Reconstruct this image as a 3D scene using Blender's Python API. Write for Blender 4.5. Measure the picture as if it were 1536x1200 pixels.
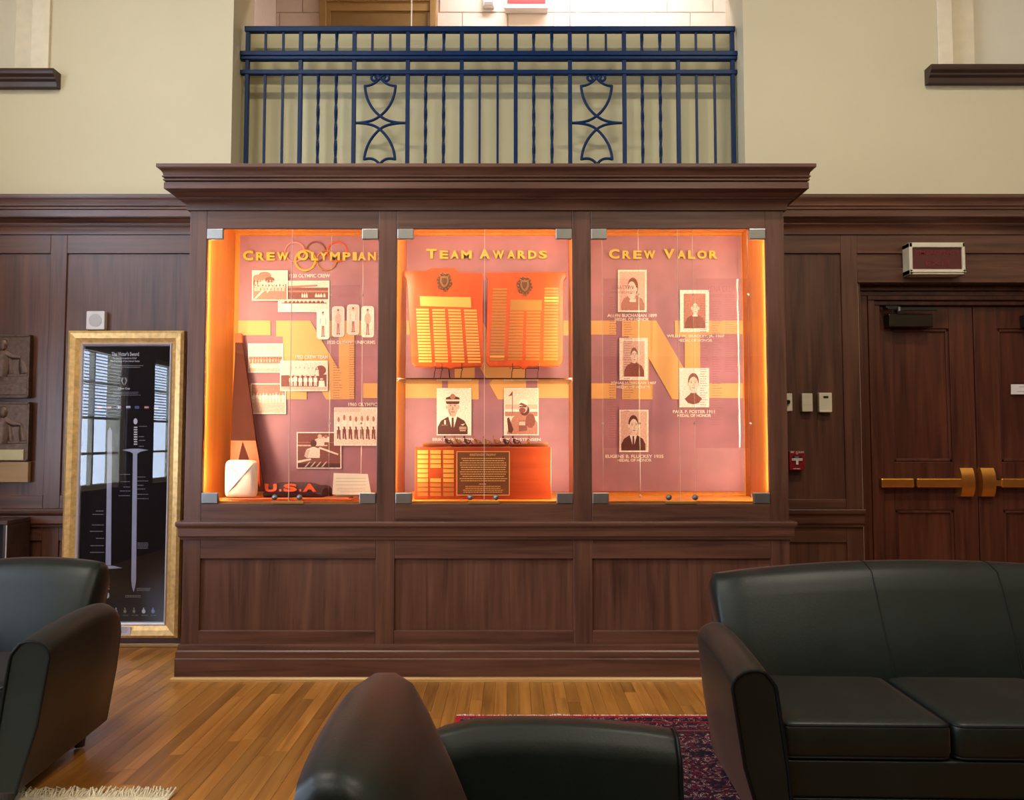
import bpy, bmesh, math, random
from mathutils import Vector, Matrix

random.seed(7)
for o in list(bpy.data.objects):
    bpy.data.objects.remove(o)
SC = bpy.context.scene
COL = SC.collection

# ------------------------------------------------------------------ camera
W, H, F = 1536.0, 1200.0, 1150.0
PITCH = math.atan(60.0 / 1150.0)
CH = 1.30
cam_d = bpy.data.cameras.new('camera')
cam_d.sensor_width = 36.0
cam_d.lens = F / W * 36.0
cam_d.clip_start = 0.05
cam = bpy.data.objects.new('camera', cam_d)
cam.location = (0, 0, CH)
cam.rotation_euler = (math.radians(90) + PITCH, 0, 0)
COL.objects.link(cam)
SC.camera = cam

# ------------------------------------------------------------------ view + sky
SC.view_settings.view_transform = 'Standard'
SC.view_settings.look = 'None'
SC.view_settings.gamma = 1.0
SC.view_settings.use_curve_mapping = False
SC.view_settings.exposure = 0.0
wd = bpy.data.worlds.new('world')
SC.world = wd
wd.use_nodes = True
bg = wd.node_tree.nodes['Background']
bg.inputs[0].default_value = (0.64, 0.77, 1.0, 1)
bg.inputs[1].default_value = 15.0

CEIL = 5.5
XL, XR, YB = -4.2, 4.4, -3.6


def area(name, loc, rot, sx, sy, power, col, portal=False):
    d = bpy.data.lights.new(name, 'AREA')
    d.shape = 'RECTANGLE'
    d.size, d.size_y = sx, sy
    d.energy = power
    d.color = col
    if portal:
        d.cycles.is_portal = True
    o = bpy.data.objects.new(name, d)
    o.location = loc
    o.rotation_euler = rot
    COL.objects.link(o)
    return o


WIN_LOW = [(1.42, 3.05), (-0.95, 0.80)]
for (a, b) in WIN_LOW:
    for (z0, z1) in ((0.80, 2.25), (2.9, 4.6)):
        area('window_portal', (XL - 0.12, (a + b) / 2, (z0 + z1) / 2), (0, math.radians(-90), 0), z1 - z0, b - a, 1.0, (1, 1, 1), True)
LAMP_W = 97.0
LAMP_XY = [(-2.1, 2.2), (2.1, 2.2), (-2.1, -0.9), (2.1, -0.9)]
for (x, y) in LAMP_XY:
    area('ceiling_lamp_light', (x, y, CEIL - 0.13), (0, 0, 0), 1.16, 0.26, LAMP_W, (1.0, 0.89, 0.74))
area('corridor_lamp_light', (0.5, 5.85, 5.45), (0, 0, 0), 1.6, 0.2, 42.0, (1.0, 0.85, 0.82))


# ------------------------------------------------------------------ pixel -> place helpers
def ray(u, v):
    x = (u - W / 2) / F
    y = (H / 2 - v) / F
    return Vector((x, math.cos(PITCH) - y * math.sin(PITCH), math.sin(PITCH) + y * math.cos(PITCH)))


def P(u, v, Y):
    d = ray(u, v)
    t = Y / d.y
    return Vector((d.x * t, Y, CH + d.z * t))


class Plane:
    """a flat surface in the place; n points to the room"""
    def __init__(self, o, n):
        self.o = Vector(o)
        self.n = Vector(n).normalized()
        self.r = Vector((0, 0, 1)).cross(self.n)
        self.r = (-self.r).normalized() if self.r.x < 0 else self.r.normalized()
        self.up = self.n.cross(self.r).normalized()
        if self.up.z < 0:
            self.up = -self.up

    def at(self, u, v, lift=0.0):
        d = ray(u, v)
        c = Vector((0, 0, CH))
        t = (self.o - c).dot(self.n) / d.dot(self.n)
        return c + d * t + self.n * lift

    def rot(self):
        return Matrix((self.r, self.up, self.n)).transposed().to_euler()


# ------------------------------------------------------------------ materials
def new_mat(name):
    m = bpy.data.materials.new(name)
    m.use_nodes = True
    nt = m.node_tree
    return m, nt, nt.nodes['Principled BSDF']


def link(nt, a, b):
    nt.links.new(a, b)


def plain(name, col, rough=0.5, metal=0.0, spec=0.5, var=0.06, scale=14.0, bump=0.0, bscale=80.0):
    m, nt, b = new_mat(name)
    tc = nt.nodes.new('ShaderNodeTexCoord')
    nz = nt.nodes.new('ShaderNodeTexNoise')
    nz.inputs['Scale'].default_value = scale
    nz.inputs['Detail'].default_value = 4
    link(nt, tc.outputs['Object'], nz.inputs['Vector'])
    cr = nt.nodes.new('ShaderNodeValToRGB')
    c = Vector(col)
    lo = c * (1 - var)
    hi = c * (1 + var)
    cr.color_ramp.elements[0].color = (*lo, 1)
    cr.color_ramp.elements[0].position = 0.3
    cr.color_ramp.elements[1].color = (*hi, 1)
    cr.color_ramp.elements[1].position = 0.7
    link(nt, nz.outputs['Fac'], cr.inputs['Fac'])
    link(nt, cr.outputs['Color'], b.inputs['Base Color'])
    b.inputs['Roughness'].default_value = rough
    b.inputs['Metallic'].default_value = metal
    b.inputs['Specular IOR Level'].default_value = spec
    if bump:
        n2 = nt.nodes.new('ShaderNodeTexNoise')
        n2.inputs['Scale'].default_value = bscale
        n2.inputs['Detail'].default_value = 5
        link(nt, tc.outputs['Object'], n2.inputs['Vector'])
        bp = nt.nodes.new('ShaderNodeBump')
        bp.inputs['Strength'].default_value = bump
        bp.inputs['Distance'].default_value = 0.004
        link(nt, n2.outputs['Fac'], bp.inputs['Height'])
        link(nt, bp.outputs['Normal'], b.inputs['Normal'])
    return m


def wood(name, dark, mid, light, axis, rough=0.35, scale=1.0, spec=0.5, tint=0.0):
    m, nt, b = new_mat(name)
    tc = nt.nodes.new('ShaderNodeTexCoord')
    oi = nt.nodes.new('ShaderNodeObjectInfo')
    mul = nt.nodes.new('ShaderNodeVectorMath')
    mul.operation = 'MULTIPLY_ADD'
    mul.inputs[1].default_value = (1, 1, 1)
    rnd = nt.nodes.new('ShaderNodeMath')
    rnd.operation = 'MULTIPLY'
    rnd.inputs[1].default_value = 37.0
    link(nt, oi.outputs['Random'], rnd.inputs[0])
    cmb = nt.nodes.new('ShaderNodeCombineXYZ')
    for i in range(3):
        link(nt, rnd.outputs[0], cmb.inputs[i])
    link(nt, tc.outputs['Object'], mul.inputs[0])
    link(nt, cmb.outputs[0], mul.inputs[2])
    mp = nt.nodes.new('ShaderNodeMapping')
    s = [34.0 * scale] * 3
    s['XYZ'.index(axis)] = 1.6 * scale
    mp.inputs['Scale'].default_value = s
    link(nt, mul.outputs[0], mp.inputs['Vector'])
    n1 = nt.nodes.new('ShaderNodeTexNoise')
    n1.inputs['Scale'].default_value = 1.0
    n1.inputs['Detail'].default_value = 6
    n1.inputs['Roughness'].default_value = 0.6
    n1.inputs['Distortion'].default_value = 0.6
    link(nt, mp.outputs[0], n1.inputs['Vector'])
    mp2 = nt.nodes.new('ShaderNodeMapping')
    s2 = [5.0 * scale] * 3
    s2['XYZ'.index(axis)] = 0.5 * scale
    mp2.inputs['Scale'].default_value = s2
    link(nt, mul.outputs[0], mp2.inputs['Vector'])
    n2 = nt.nodes.new('ShaderNodeTexNoise')
    n2.inputs['Scale'].default_value = 1.5
    n2.inputs['Detail'].default_value = 3
    n2.inputs['Distortion'].default_value = 1.5
    link(nt, mp2.outputs[0], n2.inputs['Vector'])
    mx = nt.nodes.new('ShaderNodeMath')
    mx.operation = 'MULTIPLY_ADD'
    mx.inputs[1].default_value = 0.45
    link(nt, n2.outputs['Fac'], mx.inputs[0])
    ml = nt.nodes.new('ShaderNodeMath')
    ml.operation = 'MULTIPLY'
    ml.inputs[1].default_value = 0.55
    link(nt, n1.outputs['Fac'], ml.inputs[0])
    link(nt, ml.outputs[0], mx.inputs[2])
    cr = nt.nodes.new('ShaderNodeValToRGB')
    e = cr.color_ramp.elements
    e[0].position, e[0].color = 0.34, (*dark, 1)
    e[1].position, e[1].color = 0.66, (*light, 1)
    k = e.new(0.5)
    k.color = (*mid, 1)
    link(nt, mx.outputs[0], cr.inputs['Fac'])
    out = cr.outputs['Color']
    if tint:
        hs = nt.nodes.new('ShaderNodeHueSaturation')
        mr = nt.nodes.new('ShaderNodeMapRange')
        mr.inputs['To Min'].default_value = 1 - tint
        mr.inputs['To Max'].default_value = 1 + tint
        link(nt, oi.outputs['Random'], mr.inputs['Value'])
        link(nt, mr.outputs[0], hs.inputs['Value'])
        link(nt, out, hs.inputs['Color'])
        out = hs.outputs['Color']
    link(nt, out, b.inputs['Base Color'])
    b.inputs['Roughness'].default_value = rough
    b.inputs['Specular IOR Level'].default_value = spec
    bp = nt.nodes.new('ShaderNodeBump')
    bp.inputs['Strength'].default_value = 0.12
    bp.inputs['Distance'].default_value = 0.002
    link(nt, n1.outputs['Fac'], bp.inputs['Height'])
    link(nt, bp.outputs['Normal'], b.inputs['Normal'])
    return m


def glass_mat(name, tint=(1, 1, 1), ior=1.45, rough=0.0):
    m = bpy.data.materials.new(name)
    m.use_nodes = True
    nt = m.node_tree
    nt.nodes.remove(nt.nodes['Principled BSDF'])
    out = nt.nodes['Material Output']
    tr = nt.nodes.new('ShaderNodeBsdfTransparent')
    tr.inputs[0].default_value = (*tint, 1)
    gl = nt.nodes.new('ShaderNodeBsdfGlossy')
    gl.inputs['Roughness'].default_value = rough
    fr = nt.nodes.new('ShaderNodeFresnel')
    fr.inputs['IOR'].default_value = ior
    mx = nt.nodes.new('ShaderNodeMixShader')
    link(nt, fr.outputs[0], mx.inputs[0])
    link(nt, tr.outputs[0], mx.inputs[1])
    link(nt, gl.outputs[0], mx.inputs[2])
    link(nt, mx.outputs[0], out.inputs[0])
    return m


def emit_mat(name, col, s):
    m, nt, b = new_mat(name)
    b.inputs['Base Color'].default_value = (*col, 1)
    b.inputs['Emission Color'].default_value = (*col, 1)
    b.inputs['Emission Strength'].default_value = s
    return m


WD, WM, WL = (0.044, 0.016, 0.009), (0.090, 0.035, 0.020), (0.132, 0.055, 0.030)
M = {}
M['wood_v'] = wood('dark_oak_upright', WD, WM, WL, 'Z', 0.36)
M['wood_h'] = wood('dark_oak_level', WD, WM, WL, 'X', 0.36)
M['wood_y'] = wood('dark_oak_deep', WD, WM, WL, 'Y', 0.36)
M['door'] = wood('door_mahogany', (0.034, 0.009, 0.005), (0.074, 0.020, 0.010), (0.118, 0.034, 0.016), 'Z', 0.34)
M['plank'] = wood('honey_oak_plank', (0.19, 0.068, 0.011), (0.30, 0.118, 0.020), (0.39, 0.168, 0.034), 'Y', 0.30, 1.0, 0.5, 0.28)
M['toe'] = wood('honey_oak_shoe', (0.30, 0.15, 0.04), (0.40, 0.21, 0.06), (0.46, 0.26, 0.08), 'X', 0.35)
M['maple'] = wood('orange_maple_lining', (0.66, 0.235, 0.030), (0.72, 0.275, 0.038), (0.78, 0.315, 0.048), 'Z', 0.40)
M['plaster'] = plain('cream_plaster', (0.545, 0.49, 0.335), 0.85, var=0.03, scale=1.2, bump=0.05)
M['plaster_green'] = plain('pale_green_plaster', (0.50, 0.46, 0.28), 0.8, var=0.04, scale=2.0)
M['ceiling'] = plain('ceiling_white', (0.62, 0.58, 0.48), 0.9)
M['block'] = plain('painted_block', (0.80, 0.70, 0.64), 0.6, var=0.03, scale=20, bump=0.1)
M['mortar'] = plain('painted_mortar', (0.68, 0.58, 0.52), 0.7)
M['tan'] = plain('tan_painted_steel', (0.38, 0.24, 0.09), 0.5)
M['tan_door'] = plain('tan_door_skin', (0.30, 0.19, 0.07), 0.5)
M['rail'] = plain('navy_blue_enamel', (0.0025, 0.020, 0.072), 0.42, spec=0.14, var=0.1)
M['leather'] = plain('black_leather', (0.0045, 0.0085, 0.006), 0.42, spec=0.27, var=0.2, scale=6, bump=0.10, bscale=160)
_lb = M['leather'].node_tree.nodes['Principled BSDF']
_lb.inputs['Sheen Weight'].default_value = 0.11
_lb.inputs['Sheen Roughness'].default_value = 0.35
_lb.inputs['Sheen Tint'].default_value = (1.0, 0.46, 0.36, 1)  # warm tint imitates the glow of the lit cases reflected in the leather
M['piping'] = plain('black_leather_piping', (0.004, 0.005, 0.005), 0.45, spec=0.15)
M['foot'] = plain('dark_foot_wood', (0.02, 0.012, 0.008), 0.4)
M['gold'] = plain('gilt_frame', (0.66, 0.40, 0.14), 0.34, 0.35, var=0.22, scale=35, bump=0.15, bscale=60)
M['silver_fillet'] = plain('silver_fillet', (0.55, 0.50, 0.56), 0.4, 0.2)
M['poster'] = plain('poster_black', (0.006, 0.0055, 0.008), 0.6, spec=0.08)
M['poster_white'] = plain('poster_white', (0.72, 0.70, 0.74), 0.5)
M['blade'] = plain('poster_blade', (0.44, 0.42, 0.56), 0.45)
M['poster_grey'] = plain('poster_grey', (0.30, 0.29, 0.32), 0.5)
M['flag_red'] = plain('flag_red', (0.5, 0.06, 0.08), 0.5)
M['flag_blue'] = plain('flag_blue', (0.07, 0.08, 0.35), 0.5)
M['badge_gold'] = plain('badge_gold', (0.42, 0.36, 0.18), 0.5)
M['badge_blue'] = plain('badge_blue', (0.25, 0.40, 0.70), 0.5)
M['glass'] = glass_mat('clear_glass')
M['acrylic'] = glass_mat('clear_acrylic', (0.95, 0.92, 0.94), 1.16)
M['glass_edge'] = plain('glass_edge', (0.75, 0.55, 0.45), 0.2)
M['chrome'] = plain('satin_steel', (0.36, 0.36, 0.34), 0.30, 0.9)
M['steel_dark'] = plain('steel_dark', (0.25, 0.25, 0.25), 0.35, 0.8)
M['brass'] = plain('polished_brass', (0.82, 0.38, 0.075), 0.24, 0.9)
M['brass_plate'] = plain('brass_nameplate', (0.70, 0.34, 0.075), 0.32, 0.25)
M['brass_dull'] = plain('brass_nameplate_dull', (0.36, 0.17, 0.035), 0.35, 0.4)
M['brass_dim_reflect'] = plain('brass_nameplate_dim_reflection', (0.46, 0.16, 0.035), 0.4, 0.2)
M['plaque'] = wood('plaque_cherry', (0.33, 0.037, 0.003), (0.42, 0.052, 0.004), (0.50, 0.070, 0.006), 'Z', 0.28, 0.7)
M['trophy'] = wood('trophy_mahogany', (0.26, 0.035, 0.010), (0.34, 0.05, 0.014), (0.42, 0.07, 0.018), 'X', 0.3, 0.6)
M['trophy_plate'] = plain('trophy_plate_brown', (0.13, 0.045, 0.018), 0.4)
M['bronze'] = plain('bronze_relief', (0.10, 0.055, 0.035), 0.42, 0.6, var=0.3, scale=40, bump=0.35, bscale=45)
M['bronze_small'] = plain('bronze_small', (0.36, 0.17, 0.07), 0.32, 0.8)
M['bronze_mid'] = plain('bronze_mid', (0.12, 0.045, 0.018), 0.35, 0.5)
M['bronze_dark'] = plain('bronze_dark', (0.09, 0.035, 0.02), 0.35, 0.6)
M['panel'] = plain('mauve_print', (0.37, 0.172, 0.225), 0.55, var=0.20, scale=3.5)
M['gold_print'] = plain('gold_print', (0.74, 0.43, 0.155), 0.5, var=0.05, scale=4)
M['gold_letter'] = plain('gold_letter', (0.78, 0.44, 0.03), 0.4)
M['letter_side'] = plain('gold_letter_edge', (0.35, 0.14, 0.02), 0.5)
M['caption'] = plain('caption_white', (0.85, 0.78, 0.72), 0.5)
M['faint_print'] = plain('faint_print', (0.24, 0.085, 0.10), 0.6)
M['ring_pink'] = plain('ring_pink', (0.62, 0.26, 0.28), 0.5)
M['ring_brown'] = plain('ring_brown', (0.22, 0.07, 0.03), 0.5)
M['ring_red'] = plain('ring_red', (0.72, 0.08, 0.02), 0.5)
M['ring_gold'] = plain('ring_gold', (0.76, 0.42, 0.06), 0.5)
M['ring_olive'] = plain('ring_olive', (0.42, 0.20, 0.05), 0.5)
TONES = [(0.10, 0.028, 0.021), (0.23, 0.072, 0.056), (0.43, 0.19, 0.15), (0.68, 0.46, 0.39), (0.80, 0.69, 0.60), (0.86, 0.82, 0.75)]
PT = [plain('print_tone_%d' % i, c, 0.45, var=0.20, scale=110.0) for i, c in enumerate(TONES)]
M['orange_paint'] = plain('orange_paint', (0.72, 0.085, 0.004), 0.4)
M['oar_dark'] = plain('oar_dark', (0.085, 0.024, 0.017), 0.6, spec=0.08)
M['navy_cloth'] = plain('navy_cloth', (0.075, 0.035, 0.05), 0.9, bump=0.3)
M['white_cloth'] = plain('white_cloth', (0.86, 0.82, 0.74), 0.7, var=0.02)
M['card'] = plain('ivory_card', (0.85, 0.79, 0.66), 0.6, var=0.02)
M['card_line'] = plain('card_ink', (0.55, 0.42, 0.28), 0.6)
M['board'] = plain('salmon_board', (0.78, 0.24, 0.07), 0.45)
M['ivory'] = plain('ivory_plastic', (0.62, 0.56, 0.42), 0.45)
M['ivory_trim'] = plain('ivory_enamel', (0.60, 0.55, 0.42), 0.4)
M['grey_plastic'] = plain('grey_plastic', (0.42, 0.39, 0.40), 0.6)
M['speaker_white'] = plain('white_plastic', (0.60, 0.56, 0.56), 0.5)
M['lens'] = plain('dark_lens', (0.03, 0.03, 0.02), 0.2)
M['sign_red'] = plain('sign_dark_red', (0.075, 0.008, 0.008), 0.25)
M['sign_letter'] = plain('sign_letter_red', (0.15, 0.005, 0.010), 0.3)
M['sign_bright'] = plain('sign_bright_red', (0.60, 0.03, 0.04), 0.35)
M['alarm'] = plain('alarm_red', (0.21, 0.004, 0.006), 0.35)
M['white_paint'] = plain('white_paint', (0.75, 0.72, 0.66), 0.4)
M['black'] = plain('black_enamel', (0.008, 0.007, 0.006), 0.35)
M['closer'] = plain('closer_bronze', (0.020, 0.012, 0.007), 0.30, 0.4)
M['paper'] = plain('white_paper', (0.75, 0.70, 0.68), 0.7)
M['ink'] = plain('ink_grey', (0.25, 0.22, 0.22), 0.7)
M['sill'] = wood('sill_oak', (0.022, 0.010, 0.007), (0.04, 0.018, 0.012), (0.06, 0.026, 0.018), 'X', 0.45)
M['blind'] = plain('window_shade', (0.62, 0.58, 0.46), 0.8, var=0.04, scale=2)
M['white_trim'] = plain('cream_trim', (0.66, 0.59, 0.44), 0.6)
M['slat'] = plain('blind_slat', (0.75, 0.76, 0.80), 0.5)
M['lamp'] = plain('lamp_housing', (0.7, 0.7, 0.68), 0.4)
M['wool'] = plain('cream_wool', (0.60, 0.52, 0.36), 0.95, var=0.2, scale=60, bump=0.6, bscale=150)
M['fringe'] = plain('fringe_white', (0.75, 0.66, 0.60), 0.9)
M['strip'] = emit_mat('strip_light_diffuser', (1.0, 0.62, 0.28), 3.0)


# ------------------------------------------------------------------ mesh builder
class MB:
    def __init__(self):
        self.v, self.f, self.m = [], [], []

    def add(self, vs, fs, mi=0):
        n = len(self.v)
        self.v += [Vector(p) for p in vs]
        for f in fs:
            self.f.append([n + i for i in f])
            self.m.append(mi)
        return self

    def box(self, x0, x1, y0, y1, z0, z1, mi=0):
        x0, x1 = min(x0, x1), max(x0, x1)
        y0, y1 = min(y0, y1), max(y0, y1)
        z0, z1 = min(z0, z1), max(z0, z1)
        vs = [(x0, y0, z0), (x1, y0, z0), (x1, y1, z0), (x0, y1, z0), (x0, y0, z1), (x1, y0, z1), (x1, y1, z1), (x0, y1, z1)]
        return self.add(vs, [(0, 3, 2, 1), (4, 5, 6, 7), (0, 1, 5, 4), (1, 2, 6, 5), (2, 3, 7, 6), (3, 0, 4, 7)], mi)

    def slab(self, pts, vec, mi=0, side=None):
        """polygon pts (front) pushed back by vec"""
        n = len(pts)
        a = [Vector(p) for p in pts]
        nrm = Vector((0, 0, 0))
        for i in range(n):
            nrm += a[i].cross(a[(i + 1) % n])
        vec = Vector(vec)
        if nrm.dot(vec) > 0:
            a = a[::-1]
        b = [p + vec for p in a]
        self.add(a + b, [tuple(range(n)), tuple(range(2 * n - 1, n - 1, -1))], mi)
        k = len(self.v) - 2 * n
        for i in range(n):
            j = (i + 1) % n
            self.f.append([k + i, k + n + i, k + n + j, k + j])
            self.m.append(mi if side is None else side)
        return self

    def loft(self, secs, mi=0, cap=True):
        n = len(secs[0])
        k = len(self.v)
        for s in secs:
            self.v += [Vector(p) for p in s]
        for a in range(len(secs) - 1):
            for i in range(n):
                j = (i + 1) % n
                self.f.append([k + a * n + i, k + a * n + j, k + (a + 1) * n + j, k + (a + 1) * n + i])
                self.m.append(mi)
        if cap:
            self.f.append([k + i for i in range(n - 1, -1, -1)])
            self.m.append(mi)
            e = k + (len(secs) - 1) * n
            self.f.append([e + i for i in range(n)])
            self.m.append(mi)
        return self

    def tube(self, pts, r, n=8, mi=0, flat=None):
        pts = [Vector(p) for p in pts]
        secs = []
        pu = None
        for i, p in enumerate(pts):
            a = pts[max(0, i - 1)]
            b = pts[min(len(pts) - 1, i + 1)]
            t = (b - a).normalized()
            if pu is None:
                ref = Vector((0, 1, 0)) if abs(t.y) < 0.9 else Vector((1, 0, 0))
                u = (ref - t * ref.dot(t)).normalized()
            else:
                u = (pu - t * pu.dot(t)).normalized()
            pu = u
            w = t.cross(u)
            rr = r[i] if isinstance(r, (list, tuple)) else r
            secs.append([p + (u * math.cos(2 * math.pi * k / n) * (flat or 1.0) + w * math.sin(2 * math.pi * k / n)) * rr for k in range(n)])
        return self.loft(secs, mi)

    def sweep(self, prof, path, mi=0):
        """prof: closed list of (outward, z); path: list of (x, y); outward is right of the path"""
        n = len(path)
        secs = []
        for i in range(n):
            p = Vector(path[i])
            nn = []
            if i > 0:
                d = (Vector(path[i]) - Vector(path[i - 1])).normalized()
                nn.append(Vector((d.y, -d.x)))
            if i < n - 1:
                d = (Vector(path[i + 1]) - Vector(path[i])).normalized()
                nn.append(Vector((d.y, -d.x)))
            if len(nn) == 2:
                s = nn[0] + nn[1]
                o = s * (2.0 / s.length_squared) if s.length > 1e-6 else nn[0]
            else:
                o = nn[0]
            secs.append([(p.x + o.x * d, p.y + o.y * d, z) for d, z in prof])
        return self.loft(secs, mi)

    def ball(self, c, rx, ry, rz, nu=10, nv=6, mi=0):
        c = Vector(c)
        secs = []
        for a in range(1, nv):
            th = math.pi * a / nv
            secs.append([c + Vector((rx * math.sin(th) * math.cos(2 * math.pi * k / nu), ry * math.sin(th) * math.sin(2 * math.pi * k / nu), -rz * math.cos(th))) for k in range(nu)])
        return self.loft(secs, mi)

    def disc(self, c, axis, r, h, n=16, mi=0, r2=None):
        axis = Vector(axis).normalized()
        ref = Vector((0, 0, 1)) if abs(axis.z) < 0.9 else Vector((1, 0, 0))
        u = (ref - axis * ref.dot(axis)).normalized()
        w = axis.cross(u)
        c = Vector(c)
        r2 = r if r2 is None else r2
        s0 = [c + (u * math.cos(2 * math.pi * k / n) + w * math.sin(2 * math.pi * k / n)) * r for k in range(n)]
        s1 = [c + axis * h + (u * math.cos(2 * math.pi * k / n) + w * math.sin(2 * math.pi * k / n)) * r2 for k in range(n)]
        return self.loft([s0, s1], mi)


WLOC = {}


def obj(name, mb, mats, parent=None, smooth=False, bevel=0.0, seg=2, angle=35, label=None):
    lo = Vector((min(p.x for p in mb.v), min(p.y for p in mb.v), min(p.z for p in mb.v)))
    hi = Vector((max(p.x for p in mb.v), max(p.y for p in mb.v), max(p.z for p in mb.v)))
    c = Vector(((lo.x + hi.x) / 2, (lo.y + hi.y) / 2, lo.z))
    me = bpy.data.meshes.new(name)
    me.from_pydata([tuple(p - c) for p in mb.v], [], mb.f)
    me.polygons.foreach_set('material_index', mb.m)
    bm = bmesh.new()
    bm.from_mesh(me)
    bmesh.ops.recalc_face_normals(bm, faces=bm.faces)
    bm.to_mesh(me)
    bm.free()
    if not isinstance(mats, (list, tuple)):
        mats = [mats]
    for m in mats:
        me.materials.append(M[m] if isinstance(m, str) else m)
    if smooth:
        me.polygons.foreach_set('use_smooth', [True] * len(me.polygons))
        me.set_sharp_from_angle(angle=math.radians(angle))
    me.update()
    o = bpy.data.objects.new(name, me)
    COL.objects.link(o)
    base = Vector((0, 0, 0))
    if parent is not None:
        o.parent = parent
        base = WLOC[parent.name]
    o.location = c - base
    WLOC[o.name] = c
    if bevel:
        b = o.modifiers.new('bevel', 'BEVEL')
        b.width = bevel
        b.segments = seg
        b.limit_method = 'ANGLE'
        b.angle_limit = math.radians(30)
    if label:
        o['label'] = label
    return o


def tag(o, label, cat=None, group=None, kind=None):
    o['label'] = label
    if cat:
        o['category'] = cat
    if group:
        o['group'] = group
    if kind:
        o['kind'] = kind
    return o


def thing(name, label, cat, loc=(0, 0, 0), group=None, rotz=0.0, local=False, kind=None):
    o = bpy.data.objects.new(name, None)
    o.empty_display_size = 0.1
    COL.objects.link(o)
    o.location = loc
    o.rotation_euler = (0, 0, rotz)
    WLOC[o.name] = Vector((0, 0, 0)) if local else Vector(loc)
    tag(o, label, cat, group, kind)
    return o


def shared(name, me, parent, loc, rot=None):
    o = bpy.data.objects.new(name, me)
    COL.objects.link(o)
    o.parent = parent
    o.location = Vector(loc) - WLOC[parent.name]
    if rot is not None:
        o.rotation_euler = rot
    WLOC[o.name] = Vector(loc)
    return o


def unit_mesh(name, mb, mat):
    me = bpy.data.meshes.new(name)
    me.from_pydata([tuple(p) for p in mb.v], [], mb.f)
    me.materials.append(M[mat] if isinstance(mat, str) else mat)
    bm = bmesh.new()
    bm.from_mesh(me)
    bmesh.ops.recalc_face_normals(bm, faces=bm.faces)
    bm.to_mesh(me)
    bm.free()
    return me


# text -> flat outline verts/faces, fitted later
_TC = {}


def text_raw(s, bold=0.0):
    key = (s, bold)
    if key in _TC:
        return _TC[key]
    cu = bpy.data.curves.new('tmp', 'FONT')
    cu.body = s
    cu.size = 1.0
    cu.offset = bold
    cu.resolution_u = 3
    cu.extrude = 0.02
    ob = bpy.data.objects.new('tmp', cu)
    COL.objects.link(ob)
    dg = bpy.context.evaluated_depsgraph_get()
    me = bpy.data.meshes.new_from_object(ob.evaluated_get(dg))
    vs = [Vector(v.co) for v in me.vertices]
    fs = [tuple(p.vertices) for p in me.polygons]
    bpy.data.objects.remove(ob)
    bpy.data.curves.remove(cu)
    bpy.data.meshes.remove(me)
    _TC[key] = (vs, fs)
    return vs, fs


def text_on(mb, s, pl, u0, u1, v0, v1, lift=0.001, depth=0.001, bold=0.0, mi=0):
    """fit text into the box u0..u1, v0..v1 (pixels) lying on plane pl"""
    vs, fs = text_raw(s, bold)
    if not vs:
        return
    a = pl.at(u0, v1, lift)
    b = pl.at(u1, v1, lift)
    c = pl.at(u0, v0, lift)
    x0, x1 = min(p.x for p in vs), max(p.x for p in vs)
    y0, y1 = min(p.y for p in vs), max(p.y for p in vs)
    out = []
    for p in vs:
        fx = (p.x - x0) / (x1 - x0)
        fy = (p.y - y0) / (y1 - y0)
        out.append(a + (b - a) * fx + (c - a) * fy + pl.n * (depth if p.z > 0 else 0.0))
    mb.add(out, fs, mi)


def small_caps(mb, words, pl, v0, v1, lift, depth, bold=0.02):
    """words: (text, u0, u1): first letter tall, others lower"""
    for (s, u0, u1) in words:
        n = len(s)
        wts = []
        for i, ch in enumerate(s):
            w = {'I': 0.5, 'M': 1.25, 'W': 1.35, 'O': 1.1, 'L': 0.85}.get(ch, 1.0)
            wts.append(w * (1.25 if i == 0 else 1.0))
        tot = sum(wts)
        x = u0
        gap = 0.22
        for i, ch in enumerate(s):
            w = (u1 - u0) * wts[i] / tot
            top = v0 if i == 0 else v0 + (v1 - v0) * 0.16
            text_on(mb, ch, pl, x, x + w * (1 - gap), top, v1, lift, depth, bold)
            x += w


def dashes(mb, pl, u0, u1, v0, v1, rows, lift=0.0012, fill=0.45, centre=True, mi=0, ragged=0.25):
    """rows of tiny print too small to read"""
    h = (v1 - v0) / rows
    for r in range(rows):
        full = u1 - u0
        ww = full * (1 - ragged * random.random())
        s = u0 + ((full - ww) / 2 if centre else 0)
        e = s + ww
        x = s
        while x < e - 0.6:
            w = min(random.uniform(1.6, 4.5), e - x)
            a = [pl.at(x, v0 + r * h, lift), pl.at(x + w, v0 + r * h, lift), pl.at(x + w, v0 + (r + fill) * h, lift), pl.at(x, v0 + (r + fill) * h, lift)]
            mb.slab(a, -pl.n * 0.0008, mi)
            x += w + 0.7


def quad(pl, u0, u1, v0, v1, lift=0.0):
    return [pl.at(u0, v0, lift), pl.at(u1, v0, lift), pl.at(u1, v1, lift), pl.at(u0, v1, lift)]


# ------------------------------------------------------------------ main dimensions
YF = 4.24            # face of the cabinet frame
YG = YF + 0.022      # glass
YP = 4.685           # printed panels at the back of the cases
YW = 4.94            # face of the wainscot frame
YPL = 4.96           # plaster face

ZX = lambda v, Y=YF: P(768, v, Y).z
XX = lambda u, Y=YF, v=560: P(u, v, Y).x
CXL, CXR = XX(280), XX(1180)
ZCT = ZX(246, YF - 0.125)      # crown top
ZCB = ZX(316)

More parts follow.
